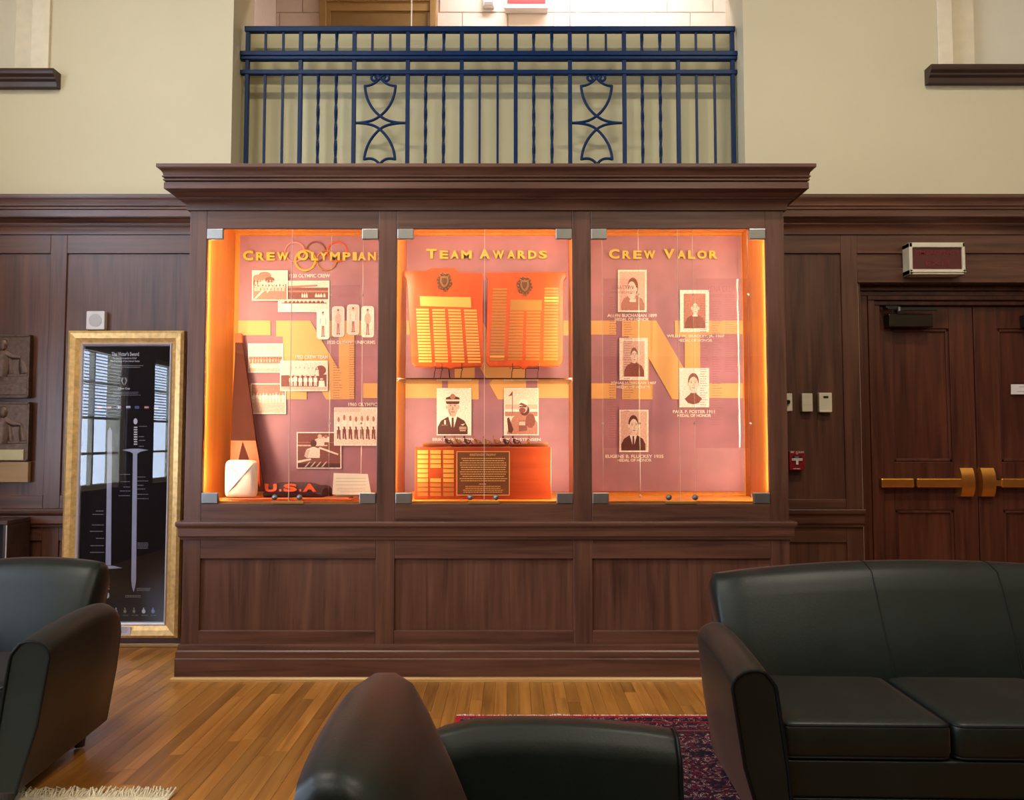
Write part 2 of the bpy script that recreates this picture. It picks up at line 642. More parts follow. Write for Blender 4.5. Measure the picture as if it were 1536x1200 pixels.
# ------------------------------------------------------------------ floor
fl = thing('floor', 'honey oak strip floor', None, kind='structure')
obj('subfloor', MB().box(XL, XR, YB, 5.4, -0.12, -0.014), 'foot', fl)
PW = 0.0605
x = XL
field = MB()
single = []
row = 0
while x < XR:
    y = YB + random.uniform(-0.8, 0)
    while y < YPL + 0.4:
        L = random.uniform(0.45, 1.25)
        y0, y1 = max(y, YB), min(y + L, YPL + 0.4)
        y += L
        if y1 - y0 < 0.03:
            continue
        if y1 > 2.80 and y0 < 4.93 and -2.75 < x < 1.32 and not (y0 > 4.2 and -1.8 < x):
            single.append((x, y0, y1))
        else:
            field.box(x, x + PW - 0.0012, y0, y1 - 0.0012, -0.014, 0.0)
    x += PW
    row += 1
single.sort(key=lambda s: -((s[2] - s[1]) / (0.5 * (s[1] + s[2]))))
for (x, y0, y1) in single[300:]:
    field.box(x, x + PW - 0.0012, y0, y1 - 0.0012, -0.014, 0.0)
for (x, y0, y1) in single[:300]:
    obj('plank', MB().box(x, x + PW - 0.0012, y0, y1 - 0.0012, -0.014, random.uniform(-0.0006, 0.0)), 'plank', fl)
fo = obj('plank_field', field, 'plank', fl)
fo['kind'] = 'stuff'

# ------------------------------------------------------------------ room shell
tag(obj('ceiling', MB().box(XL - 0.2, XR + 0.2, YB - 0.2, 7.0, CEIL, CEIL + 0.1), 'ceiling'), 'plain ceiling above the hall', kind='structure')


def grid_wall(axis, fixed0, fixed1, s0, s1, z0, z1, holes):
    """a wall with rectangular holes (a0,a1,z0,z1)"""
    A = sorted({s0, s1, *[h[0] for h in holes], *[h[1] for h in holes]})
    Z = sorted({z0, z1, *[h[2] for h in holes], *[h[3] for h in holes]})
    A = [a for a in A if s0 <= a <= s1]
    Z = [z for z in Z if z0 <= z <= z1]
    mb = MB()
    for i in range(len(A) - 1):
        for j in range(len(Z) - 1):
            ca, cz = (A[i] + A[i + 1]) / 2, (Z[j] + Z[j + 1]) / 2
            if any(h[0] < ca < h[1] and h[2] < cz < h[3] for h in holes):
                continue
            if axis == 'x':
                mb.box(A[i], A[i + 1], fixed0, fixed1, Z[j], Z[j + 1])
            else:
                mb.box(fixed0, fixed1, A[i], A[i + 1], Z[j], Z[j + 1])
    return mb


lw_holes = []
for (a, b) in WIN_LOW:
    lw_holes += [(a, b, 0.80, 2.25), (a, b, 2.9, 4.6)]  # upper openings are added to let in more daylight
tag(obj('wall_left', grid_wall('y', XL - 0.2, XL, YB, YPL + 0.4, 0, CEIL, lw_holes), 'plaster'), 'cream side wall with tall windows', kind='structure')
tag(obj('wall_right', MB().box(XR, XR + 0.2, YB, YPL + 0.4, 0, CEIL), 'plaster'), 'cream side wall facing the windows', kind='structure')
tag(obj('wall_front', MB().box(XL - 0.2, XR + 0.2, YB - 0.2, YB, 0, CEIL), 'plaster'), 'cream wall behind the viewer', kind='structure')
WSZ = ZX_CORN = 2.62
tag(obj('trim_3', grid_wall('y', XL, XL + 0.03, YB + 0.03, YW - 0.1, 0, WSZ, [(a, b, 0.80, 2.25) for (a, b) in WIN_LOW]), 'wood_v'), 'dark oak panelling round the side windows', kind='structure')
tag(obj('trim_4', MB().box(XR - 0.03, XR, YB + 0.03, YW - 0.1, 0, WSZ), 'wood_v'), 'dark oak panelling on the plain side wall', kind='structure')
tag(obj('trim_5', MB().box(XL, XR, YB, YB + 0.03, 0, WSZ), 'wood_v'), 'dark oak panelling behind the viewer', kind='structure')

wn = 3
for (a, b) in WIN_LOW:
    for (z0, z1) in ((0.80, 2.25), (2.9, 4.6)):  # the upper row is invented for extra daylight
        w = thing('window_%d' % wn, 'white framed window in the side wall, blinds below, upper one added for daylight', None, (XL - 0.05, (a + b) / 2, z0), kind='structure')
        wn += 1
        fr = MB()
        fr.box(XL - 0.1, XL - 0.02, a, a + 0.05, z0, z1).box(XL - 0.1, XL - 0.02, b - 0.05, b, z0, z1)
        fr.box(XL - 0.1, XL - 0.02, a, b, z0, z0 + 0.05).box(XL - 0.1, XL - 0.02, a, b, z1 - 0.05, z1)
        obj('window_frame', fr, 'white_trim', w)
        for k in (1, 2):
            yy = a + (b - a) * k / 3
            obj('mullion', MB().box(XL - 0.09, XL - 0.04, yy - 0.014, yy + 0.014, z0 + 0.05, z1 - 0.05), 'white_trim', w)
        for k in (1, 2, 3):
            zz = z0 + (z1 - z0) * k / 4
            obj('muntin', MB().box(XL - 0.088, XL - 0.042, a + 0.05, b - 0.05, zz - 0.013, zz + 0.013), 'white_trim', w)
        if z0 < 2:
            sm = unit_mesh('slat', MB().slab([(0, a - b + 0.06 + (b - a) / 2, 0), (0.026, a - b + 0.06 + (b - a) / 2, -0.014), (0.026, (b - a) / 2 - 0.06, -0.014), (0, (b - a) / 2 - 0.06, 0)], (0, 0, -0.002)), 'slat')
            for k in range(20):
                shared('slat', sm, w, (XL - 0.02, (a + b) / 2, z1 - 0.06 - 0.033 * k))

# ------------------------------------------------------------------ back wall with openings
XOL, XOR = XX(347, YPL, 200), XX(1117, YPL, 200)
ZOB = ZCT - 0.06
wlx1, wlz0 = XX(49, YPL, 60), ZX(114, YPL)
wrx0, wrz0 = XX(1427, YPL, 60), ZX(108, YPL)
DX0, DX1, DZ1 = XX(1291, YPL, 600), XX(1291, YPL, 600) + 1.52, ZX(426, YPL) + 0.03
wb = thing('wall_back', 'cream plaster wall over dark oak panelling', None, (0, YPL, 0), kind='structure')
obj('plaster', grid_wall('x', YPL, YPL + 0.40, XL, XR, 0, CEIL,
                         [(XOL, XOR, ZOB, 4.55), (-3.85, wlx1, wlz0, 4.8), (wrx0, 3.9, wrz0, 4.8), (DX0, DX1, 0, DZ1)]), 'plaster', wb)

obj('door_light_stop', MB().box(DX0 - 0.1, DX1 + 0.1, YPL + 0.41, YPL + 0.45, -0.02, DZ1 + 0.1), 'wood_v', wb)  # unseen backing board, added to stop light leaking round the doors
# panelling of the wall: each stile, rail and panel its own piece
PT_Z = ZX(352, YW)     # bottom of cornice
WT_Z = ZX(297, YW)     # top of cornice
RAILB = ZX(380, YW)
CR1, CR0 = ZX(763, YW), ZX(790, YW)


def piece(name, x0, x1, z0, z1, y0=YW, y1=YPL, mat='wood_v', parent=wb, bev=0.003):
    return obj(name, MB().box(x0, x1, y0, y1, z0, z1), mat, parent, bevel=bev)


S = lambda u: XX(u, YW, 560)
# left bay
piece('panel', XL, S(70), CR1, RAILB, YW + 0.012)
piece('panel', S(92), CXL + 0.02, CR1, RAILB, YW + 0.012)
piece('stile', S(70), S(95), CR1, PT_Z)
piece('rail', XL, S(70), RAILB, PT_Z, mat='wood_h')
piece('rail', S(95), CXL + 0.02, RAILB, PT_Z, mat='wood_h')
piece('rail', XL, S(70), CR1, CR1 + 0.085, mat='wood_h')
piece('rail', S(95), CXL + 0.02, CR1, CR1 + 0.085, mat='wood_h')
piece('panel', XL, S(70), 0.19, CR0, YW + 0.012)
piece('panel', S(95), CXL + 0.02, 0.19, CR0, YW + 0.012)
piece('stile', S(70), S(95), 0.19, CR0)
piece('rail', XL, S(70), CR0 - 0.09, CR0, mat='wood_h')
piece('rail', S(95), CXL + 0.02, CR0 - 0.09, CR0, mat='wood_h')
# right bay
piece('panel', CXR - 0.02, S(1266), CR1, RAILB, YW + 0.012)
piece('stile', S(1265), S(1290), CR1, PT_Z)
piece('rail', CXR - 0.02, S(1265), RAILB, PT_Z, mat='wood_h')
piece('rail', CXR - 0.02, S(1265), CR1, CR1 + 0.06, mat='wood_h')
piece('panel', CXR - 0.02, S(1266), 0.19, CR0, YW + 0.012)
piece('stile', S(1265), S(1290), 0.19, CR0)
piece('rail', CXR - 0.02, S(1265), CR0 - 0.10, CR0, mat='wood_h')
# over the doors
DTZ = ZX(424, YW)
piece('rail', S(1290), XR, RAILB, PT_Z, mat='wood_h')
piece('rail', S(1290), XR, DTZ, ZX(402, YW), mat='wood_h')
piece('panel', S(1290), S(1378), ZX(402, YW), RAILB, YW + 0.012, mat='wood_h')
piece('stile', S(1378), S(1455), ZX(402, YW), RAILB)
piece('panel', S(1455), S(1545), ZX(402, YW), RAILB, YW + 0.012, mat='wood_h')
piece('stile', S(1545), S(1620), ZX(402, YW), RAILB)
piece('panel', S(1620), XR, ZX(402, YW), RAILB, YW + 0.012, mat='wood_h')
piece('stile', DX1, DX1 + 0.12, 0.0, DTZ)
piece('panel', DX1 + 0.12, XR, 0.19, DTZ, YW + 0.012)


def crown_profile(z0, z1, d, y=0.0):
    P_ = [(0.0, 0.0), (0.10, 0.0), (0.10, 0.06), (0.13, 0.13), (0.19, 0.19), (0.27, 0.225), (0.27, 0.245), (0.34, 0.245), (0.36, 0.265), (0.34, 0.285), (0.40, 0.30), (0.47, 0.34), (0.58, 0.385), (0.70, 0.405), (0.70, 0.42), (0.77, 0.42), (0.77, 0.575), (0.70, 0.578), (0.70, 0.60), (0.76, 0.605), (0.80, 0.625), (0.80, 0.655), (0.75, 0.668), (0.78, 0.69), (0.83, 0.705), (0.835, 0.73), (0.79, 0.745), (0.81, 0.80), (0.87, 0.86), (0.955, 0.895), (0.955, 0.912), (1.0, 0.915), (1.0, 1.0), (0.0, 1.0)]
    return [(a * d - (0.02 if a == 0 else 0.0), z0 + (z1 - z0) * t) for a, t in P_]


prof = crown_profile(PT_Z, WT_Z, 0.085)
obj('cornice', MB().sweep(prof, [(XL, YW), (CXL + 0.03, YW)]), 'wood_h', wb, smooth=True, angle=28)
obj('cornice', MB().sweep(prof, [(CXR - 0.03, YW), (XR, YW)]), 'wood_h', wb, smooth=True, angle=28)


def rail_profile(z0, z1, d):
    h = z1 - z0
    return [(-0.02, z0), (d * 0.35, z0), (d * 0.4, z0 + h * 0.12), (d * 0.6, z0 + h * 0.2), (d * 0.6, z0 + h * 0.62), (d * 0.72, z0 + h * 0.68), (d * 0.95, z0 + h * 0.76), (d, z0 + h * 0.84), (d, z0 + h * 0.95), (d * 0.93, z1), (-0.02, z1)]


obj('chair_rail', MB().sweep(rail_profile(CR0, CR1, 0.045), [(XL, YW), (CXL + 0.03, YW)]), 'wood_h', wb, smooth=True, angle=28)
obj('chair_rail', MB().sweep(rail_profile(CR0, CR1, 0.045), [(CXR - 0.03, YW), (S(1289), YW)]), 'wood_h', wb, smooth=True, angle=28)


def base_profile(h, d):
    return [(-0.02, 0.0), (d, 0.0), (d, h * 0.60), (d * 0.9, h * 0.62), (d * 0.9, h * 0.80), (d * 0.55, h * 0.84), (d * 0.62, h * 0.92), (d * 0.4, h), (-0.02, h)]


obj('skirting', MB().sweep(base_profile(0.19, 0.03), [(XL, YW), (CXL + 0.03, YW)]), 'wood_h', wb, smooth=True, angle=28)
obj('skirting', MB().sweep(base_profile(0.19, 0.03), [(CXR - 0.03, YW), (S(1289), YW)]), 'wood_h', wb, smooth=True, angle=28)
obj('skirting', MB().sweep(base_profile(0.19, 0.03), [(DX1 + 0.001, YW), (XR, YW)]), 'wood_h', wb, smooth=True, angle=28)
tag(obj('trim_1', MB().box(-2.95, CXL - 0.035, YW - 0.048, YW - 0.0305, 0, 0.022), 'toe', bevel=0.004), 'pale shoe moulding at the foot of the left panelling', kind='structure')


# upper windows with dark sills
def upper_window(n, x0, x1, z0, casing_x0, casing_x1, sash_x0, sash_x1, sill_x0, sill_x1, label):
    w = thing('window_%d' % n, label, None, (x0, YPL, z0), kind='structure')
    obj('casing', MB().box(casing_x0, casing_x1, YPL - 0.02, YPL, z0, 4.9), 'white_trim', w, bevel=0.004)
    obj('sash', MB().box(sash_x0, sash_x1, YPL + 0.05, YPL + 0.11, z0, 4.8), 'white_trim', w, bevel=0.004)
    obj('shade', MB().box(x0, x1, YPL + 0.11, YPL + 0.13, z0, 4.8), 'blind', w)
    zt = z0 + 0.012
    prof = [(-0.12, zt - 0.03), (0.03, zt - 0.105), (0.045, zt - 0.105), (0.05, zt - 0.075), (0.065, zt - 0.062), (0.065, zt - 0.05), (0.085, zt - 0.035), (0.09, zt - 0.02), (0.085, zt), (-0.12, zt)]
    prof = [(0.0, zt - 0.105)] + prof[1:]
    prof[-1] = (0.0, zt)
    s = MB().sweep(prof, [(sill_x0, YPL), (sill_x1, YPL)])
    s.box(x0, x1, YPL, YPL + 0.05, z0 - 0.02, z0)
    obj('sill', s, 'sill', w, smooth=True, angle=28)
    return w


c49, c74 = XX(49, YPL, 60), XX(76, YPL, 60)
upper_window(1, -3.85, wlx1, wlz0, c49, c74, XX(22, YPL + 0.05, 60), wlx1, XL, XX(80, YPL - 0.08, 125), 'shaded upper window with dark wood sill above the bronze plaques')
c1405 = XX(1405, YPL, 60)
upper_window(2, wrx0, 3.9, wrz0, c1405, wrx0, wrx0, XX(1462, YPL + 0.05, 60), XX(1397, YPL - 0.08, 120), XR, 'shaded upper window with dark wood sill above the double doors')

# ------------------------------------------------------------------ upper corridor behind the railing
YCB = 6.3
XCL, XCR = XX(414, YCB, 20), XX(1090, YCB, 20)
uc = thing('wall_upper', 'painted block wall of the upper corridor', None, (0, YCB, ZOB), kind='structure')
ZTOP = CEIL
obj('mortar_bed', MB().box(XCL - 0.1, XCR + 0.1, YCB + 0.012, YCB + 0.2, ZOB - 0.1, CEIL), 'mortar', uc)
bw, bh = 0.386, 0.196
zc = ZX(18, YCB)
dL, dR = XX(480, YCB, 20), XX(655, YCB, 20)
k0 = -4
for r in range(-4, 6):
    z0 = zc + r * bh
    if z0 > CEIL - 0.05:
        break
    off = (r % 2) * bw / 2
    xb = XX(1002, YCB, 30) - 12 * bw + off
    while xb < XCR:
        for (a, b) in ([(xb, xb + bw - 0.006)]):
            a, b = max(a, XCL), min(b, XCR)
            if a < dR and b > dL and z0 < zc + 0.15:
                segs = [(a, min(b, dL - 0.003)), (max(a, dR + 0.003), b)]
            else:
                segs = [(a, b)]
            for (a2, b2) in segs:
                if b2 - a2 > 0.02:
                    obj('block', MB().box(a2, b2, YCB, YCB + 0.05, z0, min(z0 + bh - 0.006, CEIL)), 'block', uc, bevel=0.004, seg=1)
        xb += bw
for (xa, xb, n) in ((XCL - 0.12, XCL, 1), (XCR, XCR + 0.12, 2)):
    obj('side_wall', MB().box(xa, xb, YPL + 0.4, YCB + 0.05, ZOB - 0.1, CEIL), 'block', uc)
obj('corridor_floor', MB().box(XCL - 0.1, XCR + 0.1, YPL + 0.4, YCB + 0.2, ZOB - 0.1, ZOB), 'mortar', uc)
# door of the corridor
ZD = ZX(4, YCB)
cd = thing('door_3', 'tan door in a tan frame on the upper corridor', None, (0, YCB, ZOB), kind='structure')
dfm = MB()
dfm.box(dL, XX(490, YCB, 20), YCB - 0.03, YCB + 0.06, ZOB, ZD + 0.07)
dfm.box(XX(645, YCB, 20), dR, YCB - 0.03, YCB + 0.06, ZOB, ZD + 0.07)
dfm.box(dL, dR, YCB - 0.03, YCB + 0.06, ZD, ZD + 0.07)
obj('door_frame', dfm, 'tan', cd, bevel=0.005)
obj('door_leaf', MB().box(XX(496, YCB, 20), XX(641, YCB, 20), YCB + 0.003, YCB + 0.011, ZOB, ZX(17, YCB)), 'tan_door', cd)
obj('door_stop', MB().box(XX(490, YCB, 20), XX(645, YCB, 20), YCB - 0.012, YCB + 0.011, ZX(17, YCB), ZD).box(XX(490, YCB, 20), XX(496, YCB, 20), YCB - 0.012, YCB + 0.011, ZOB, ZX(17, YCB)), 'tan', cd)
# parapet between railing and corridor
tag(obj('wall_parapet', MB().box(XOL + 0.001, XOR - 0.001, 5.27, 5.355, ZOB, ZX(47, 5.27)), 'plaster_green'), 'pale green parapet behind the blue railing', kind='structure')

# exit sign upstairs and device beside it
pl = Plane((0, YCB, 0), (0, -1, 0))
Ysg = YCB - 0.07
s = thing('exit_sign', 'white framed red sign high on the corridor block wall', 'exit sign', (XX(789, Ysg, 0), YCB, ZX(14, Ysg)))
sx0, sx1, sz0 = XX(757, Ysg, 8), XX(822, Ysg, 8), ZX(14, Ysg)
sz1 = sz0 + 0.2
b = MB().box(sx0, sx1, Ysg, YCB - 0.001, sz0, sz1)
obj('housing', b, 'white_paint', s, bevel=0.006)
obj('face', MB().box(sx0 + 0.022, sx1 - 0.022, Ysg - 0.004, Ysg + 0.002, sz0 + 0.05, sz1 - 0.022), 'sign_bright', s)
obj('ledge', MB().box(sx0 - 0.004, sx1 + 0.004, Ysg - 0.012, Ysg + 0.005, sz0 + 0.004, sz0 + 0.02), 'white_paint', s, bevel=0.003)
d = thing('wall_sounder', 'small white wall device left of the corridor exit sign', 'alarm', (XX(733, YCB - 0.05, 8), YCB, ZX(18, YCB)))
obj('back_plate', MB().box(XX(723, YCB, 8), XX(745, YCB, 8), YCB - 0.01, YCB - 0.001, ZX(18, YCB), ZX(18, YCB) + 0.16), 'white_paint', d, bevel=0.002)
obj('horn', MB().box(XX(725, YCB, 8), XX(742, YCB, 8), YCB - 0.06, YCB - 0.01, ZX(10, YCB - 0.05), ZX(10, YCB - 0.05) + 0.12), 'white_paint', d, bevel=0.01)
obj('grille', MB().box(XX(727, YCB, 8), XX(740, YCB, 8), YCB - 0.063, YCB - 0.059, ZX(8, YCB - 0.06), ZX(3, YCB - 0.06)), 'ink', d)
for (u, Y, mt, lab) in ((617, 5.9, 'white_paint', 'thin white cable hanging before the corridor door'), (855, YCB - 0.02, 'ring_pink', 'thin reddish conduit on the corridor block wall')):
    c = P(u, 20, Y)
    tag(obj('conduit', MB().tube([(c.x, Y, ZOB), (c.x, Y, CEIL)], 0.006, 8), mt, smooth=True), lab, 'conduit')

# ------------------------------------------------------------------ blue railing
YR = 5.11
rl = thing('iron_railing', 'navy blue iron railing with scroll panels above the display cabinet', 'railing', (0, YR, ZCT))
RX = lambda u, v=150: P(u, v, YR).x
RZ = lambda v: P(768, v, YR).z
posts = [370.5, 450.5, 531, 611.5, 692.5, 773.5, 855, 936.5, 1017.5, 1099.5]
zb = ZCT - 0.02
obj('top_rail', MB().box(RX(368, 45), RX(1102, 45), YR - 0.02, YR + 0.02, RZ(49), RZ(41)), 'rail', rl, bevel=0.004)
mr_ = MB().box(XOL + 0.001, XOR - 0.001, YR - 0.03, YR + 0.03, RZ(86), RZ(79)).box(XOL + 0.001, XOR - 0.001, YR - 0.022, YR + 0.022, RZ(91), RZ(86))
obj('hand_rail', mr_, 'rail', rl, bevel=0.004)
obj('lower_rail', MB().box(XOL + 0.001, XOR - 0.001, YR - 0.018, YR + 0.018, RZ(112.5), RZ(106)), 'rail', rl, bevel=0.004)
for u in posts:
    x = RX(u)
    obj('post', MB().box(x - 0.0135, x + 0.0135, YR - 0.0135, YR + 0.0135, zb, RZ(45)), 'rail', rl, bevel=0.003)


def twisted(x, z0, z1):
    n = max(6, int((z1 - z0) / 0.02))
    secs = []
    for i in range(n + 1):
        z = z0 + (z1 - z0) * i / n
        a = (z - z0) / 0.12 * math.pi / 2
        secs.append([(x + 0.0118 * math.cos(a + k * math.pi / 2), YR + 0.0118 * math.sin(a + k * math.pi / 2), z) for k in range(4)])
    return MB().loft(secs)


def bez(p0, p1, p2, p3, n=12):
    o = []
    for i in range(n + 1):
        t = i / n
        o.append(tuple((1 - t) ** 3 * a + 3 * (1 - t) ** 2 * t * b + 3 * (1 - t) * t * t * c + t ** 3 * d for a, b, c, d in zip(p0, p1, p2, p3)))
    return o


for i in range(9):
    a, b = posts[i], posts[i + 1]
    for f in (1 / 3.0, 2 / 3.0):
        x = RX(a + (b - a) * f)
        tw = i in (1, 3, 5, 7)
        if tw:
            obj('twisted_baluster', twisted(x, RZ(80), RZ(46)), 'rail', rl)
            obj('twisted_baluster', twisted(x, zb, RZ(108)), 'rail', rl)
        else:
            obj('baluster', MB().box(x - 0.0075, x + 0.0075, YR - 0.0075, YR + 0.0075, RZ(80), RZ(46)), 'rail', rl)
            if i not in (2, 6):
                obj('baluster', MB().box(x - 0.0075, x + 0.0075, YR - 0.0075, YR + 0.0075, zb, RZ(108)), 'rail', rl)
    if i in (2, 6):
        cu = (a + b) / 2 - 1.0
        mb = MB()

        def st(pts, r=0.0095):
            mb.tube([(RX(p[0]), YR, RZ(p[1])) for p in pts], r, 8)
        for sg in (-1, 1):
            X = lambda dx: cu + sg * dx
            # scroll curl then sweep to the shield corner
            curl = []
            for k in range(19):
                t = k / 18
                ang = math.radians(-60 - 400 * (1 - t))
                rr = 1.6 + 4.6 * t
                curl.append((X(-8.5 + rr * math.cos(ang)), 117.5 + rr * math.sin(ang)))
            curl += bez((X(-5.4), 112.1), (X(0), 115), (X(6), 129), (X(23), 129))[1:]
            st(curl, 0.0085)
            st(bez((X(23), 128), (X(22), 150), (X(12), 165), (X(0), 174)))
            st(bez((X(0), 174), (X(-8), 180), (X(-16), 184), (X(-38), 184.5)))
            st(bez((X(-38), 184.5), (X(-16), 184.5), (X(-6), 189), (X(0), 194)))
            st(bez((X(0), 194), (X(14), 206), (X(22), 222), (X(23), 240)))
            st(bez((X(23), 239), (X(12), 236), (X(5), 239), (X(0), 247)))
        obj('scroll_panel', mb, 'rail', rl, smooth=True, angle=60)

# ------------------------------------------------------------------ display cabinet
dc = thing('display_cabinet', 'large dark oak display cabinet with three lit glass cases', 'cabinet', ((CXL + CXR) / 2, YF, 0))
ZO1, ZO0 = ZX(343), ZX(755.5)          # glass opening
ZL1, ZL0 = ZX(782), ZX(809)            # ledge
ZPT = ZX(966)                          # plinth top
open_u = [(306, 566), (594, 859), (887, 1152)]
OX = [(XX(a), XX(b)) for a, b in open_u]


def cp(name, x0, x1, z0, z1, y0=YF, y1=YF + 0.022, mat='wood_v', bev=0.003):
    return obj(name, MB().box(x0, x1, y0, y1, z0, z1), mat, dc, bevel=bev)


st_x = [(CXL, OX[0][0]), (OX[0][1], OX[1][0]), (OX[1][1], OX[2][0]), (OX[2][1], CXR)]
for (a, b) in st_x:
    cp('stile', a, b, ZL1 - 0.01, ZCB + 0.03)
    cp('base_stile', a, b, ZPT - 0.01, ZL0 + 0.01)
for (a, b) in OX:
    cp('head_rail', a, b, ZO1, ZCB + 0.03, mat='wood_h')
    cp('sill_rail', a, b, ZL1 - 0.01, ZO0, mat='wood_h')
    cp('base_rail', a, b, ZX(838), ZL0 + 0.01, mat='wood_h')
    cp('base_rail', a, b, ZPT - 0.01, ZX(946), mat='wood_h')
    cp('base_panel', a - 0.01, b + 0.01, ZX(947), ZX(837), YF + 0.016, YF + 0.03)
# carcass behind
for xs_ in (CXL, CXR - 0.02):
    obj('side_panel', MB().box(xs_, xs_ + 0.02, YF + 0.022, YW - 0.001, 0.0, ZCB + 0.03), 'wood_v', dc)
obj('top_board', MB().box(CXL + 0.021, CXR - 0.021, YF + 0.001, YW - 0.001, ZCT - 0.05, ZCT - 0.002), 'wood_h', dc)
path = [(CXL, YW - 0.001), (CXL, YF), (CXR, YF), (CXR, YW - 0.001)]
obj('crown_moulding', MB().sweep(crown_profile(ZCB, ZCT, 0.135), path), 'wood_h', dc, smooth=True, angle=28)
obj('ledge_moulding', MB().sweep(rail_profile(ZL0, ZL1, 0.032), path), 'wood_h', dc, smooth=True, angle=28)
obj('plinth', MB().sweep(base_profile(ZPT, 0.022), path), 'wood_h', dc, smooth=True, angle=28)
obj('shoe_moulding', MB().sweep([(0.0225, 0.0), (0.042, 0.0), (0.040, 0.012), (0.032, 0.02), (0.0225, 0.021)], [(CXL, YW - 0.05), (CXL, YF), (CXR, YF), (CXR, YW - 0.05)]), 'toe', dc, smooth=True)
# linings of the three cases
ZF = ZO0 + 0.012                       # floor of the cases
ZCEIL = ZO1 + 0.10
part_x = [OX[0][0] - 0.006, (OX[0][1] + OX[1][0]) / 2 + 0.022, (OX[1][1] + OX[2][0]) / 2 - 0.03, OX[2][1] + 0.006]
part_x[1] = OX[1][0] - 0.010
part_x[2] = OX[1][1] + 0.012
YBK = YP + 0.012
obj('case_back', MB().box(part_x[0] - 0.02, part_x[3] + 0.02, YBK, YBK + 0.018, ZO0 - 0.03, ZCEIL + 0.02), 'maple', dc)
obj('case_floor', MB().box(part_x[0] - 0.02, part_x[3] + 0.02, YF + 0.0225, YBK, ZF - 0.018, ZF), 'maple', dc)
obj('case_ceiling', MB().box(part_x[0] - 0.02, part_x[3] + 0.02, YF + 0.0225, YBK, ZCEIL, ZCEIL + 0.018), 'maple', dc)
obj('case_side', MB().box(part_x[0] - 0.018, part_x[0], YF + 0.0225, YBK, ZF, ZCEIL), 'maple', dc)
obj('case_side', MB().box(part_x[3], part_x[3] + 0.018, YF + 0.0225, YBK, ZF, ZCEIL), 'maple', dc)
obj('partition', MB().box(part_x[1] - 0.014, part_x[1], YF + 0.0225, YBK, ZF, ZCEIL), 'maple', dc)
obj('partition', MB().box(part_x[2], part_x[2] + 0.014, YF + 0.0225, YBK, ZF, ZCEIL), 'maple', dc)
CASE = [(part_x[0], part_x[1] - 0.014), (part_x[1], part_x[2]), (part_x[2] + 0.014, part_x[3])]

# strip lights of the cases: tube along the head and in the front corners
STRIP_COL = (1.0, 0.735, 0.455)
for ci, (a, b) in enumerate(CASE):
    L = b - a
    obj('strip_light', MB().box(a + 0.05, b - 0.05, YF + 0.05, YF + 0.08, ZCEIL - 0.022, ZCEIL - 0.001), 'lamp', dc)
    area('case_strip', ((a + b) / 2, YF + 0.075, ZCEIL - 0.03), (math.radians(28), 0, 0), L - 0.12, 0.03, 2.8, STRIP_COL)
    for xx, sg in ((OX[ci][0], 1), (OX[ci][1], -1)):
        if ci == 0 and sg < 0:
            xx = CASE[0][1] + 0.004
        if ci == 2 and sg > 0:
            xx = CASE[2][0] - 0.004
        xs = xx - sg * 0.004
        if ci == 1:
            xs = xx
        area('case_corner_strip', (xs + sg * 0.006, YF + 0.034, (ZF + ZO1) / 2), (0, math.radians(-90) * sg, math.radians(35) * sg), ZO1 - ZF - 0.1, 0.012, 11.0, STRIP_COL)

# glass doors, a pair for each case
for ci, (a, b) in enumerate(OX):
    mid = (a + b) / 2 - (0.0 if ci == 1 else 0.003)
    for sd in (0, 1):
        g0, g1 = (a + 0.004, mid - 0.0012) if sd == 0 else (mid + 0.0012, b - 0.004)
        gd = obj('glass_door', MB().box(g0, g1, YF + 0.004, YF + 0.010, ZO0 + 0.006, ZO1 - 0.006), 'glass', dc)
        ex = mid - 0.0014 if sd == 0 else mid + 0.0004
        obj('glass_edge', MB().box(ex, ex + 0.001, YF + 0.0035, YF + 0.0105, ZO0 + 0.006, ZO1 - 0.006), 'glass_edge', gd)
        hx0, hx1 = (a + 0.002, a + 0.092) if sd == 0 else (b - 0.092, b - 0.002)
        for (h0, h1) in ((ZO0 + 0.001, ZO0 + 0.060), (ZO1 - 0.060, ZO1 - 0.001)):
            hm = MB().box(hx0, hx1, YF - 0.006, YF + 0.0035, h0, h1)
            hm.box(hx0, hx1, YF + 0.0105, YF + 0.018, h0, h1)
            obj('hinge_clip', hm, 'chrome', gd, bevel=0.004)
        kx = XX((415, 706, 1001)[ci] if sd == 0 else (452, 744, 1040)[ci])
        kz = ZX(746)
        kb = MB()
        kb.disc((kx, YF + 0.0035, kz), (0, -1, 0), 0.013, 0.006, 16)
        kb.disc((kx, YF - 0.0025, kz), (0, -1, 0), 0.016, 0.010, 16, 0, 0.009)
        kb.disc((kx, YF - 0.0125, kz), (0, -1, 0), 0.009, 0.003, 12, 0, 0.004)
        obj('lock_knob', kb, 'steel_dark', gd, smooth=True, angle=50)
    obj('strike_plate', MB().box(mid - 0.086, mid + 0.086, YF - 0.004, YF + 0.004, ZO0 - 0.001, ZO0 + 0.014), 'brass_dull', dc, bevel=0.002)

# glass shelf in the middle case
ZSH = P(727, 568, YF + 0.1).z
gs = obj('glass_shelf', MB().box(CASE[1][0] + 0.002, CASE[1][1] - 0.002, YF + 0.05, YP - 0.03, ZSH - 0.008, ZSH), 'acrylic', dc)
obj('shelf_edge', MB().box(CASE[1][0] + 0.002, CASE[1][1] - 0.002, YF + 0.048, YF + 0.0495, ZSH - 0.008, ZSH), 'bronze_dark', gs)
for sx in (CASE[1][0] + 0.008, CASE[1][1] - 0.008):
    for sy in (YF + 0.09, YP - 0.08):
        obj('shelf_pin', MB().disc((sx, sy, ZSH - 0.016), (0, 0, 1), 0.006, 0.0075, 10), 'chrome', gs)

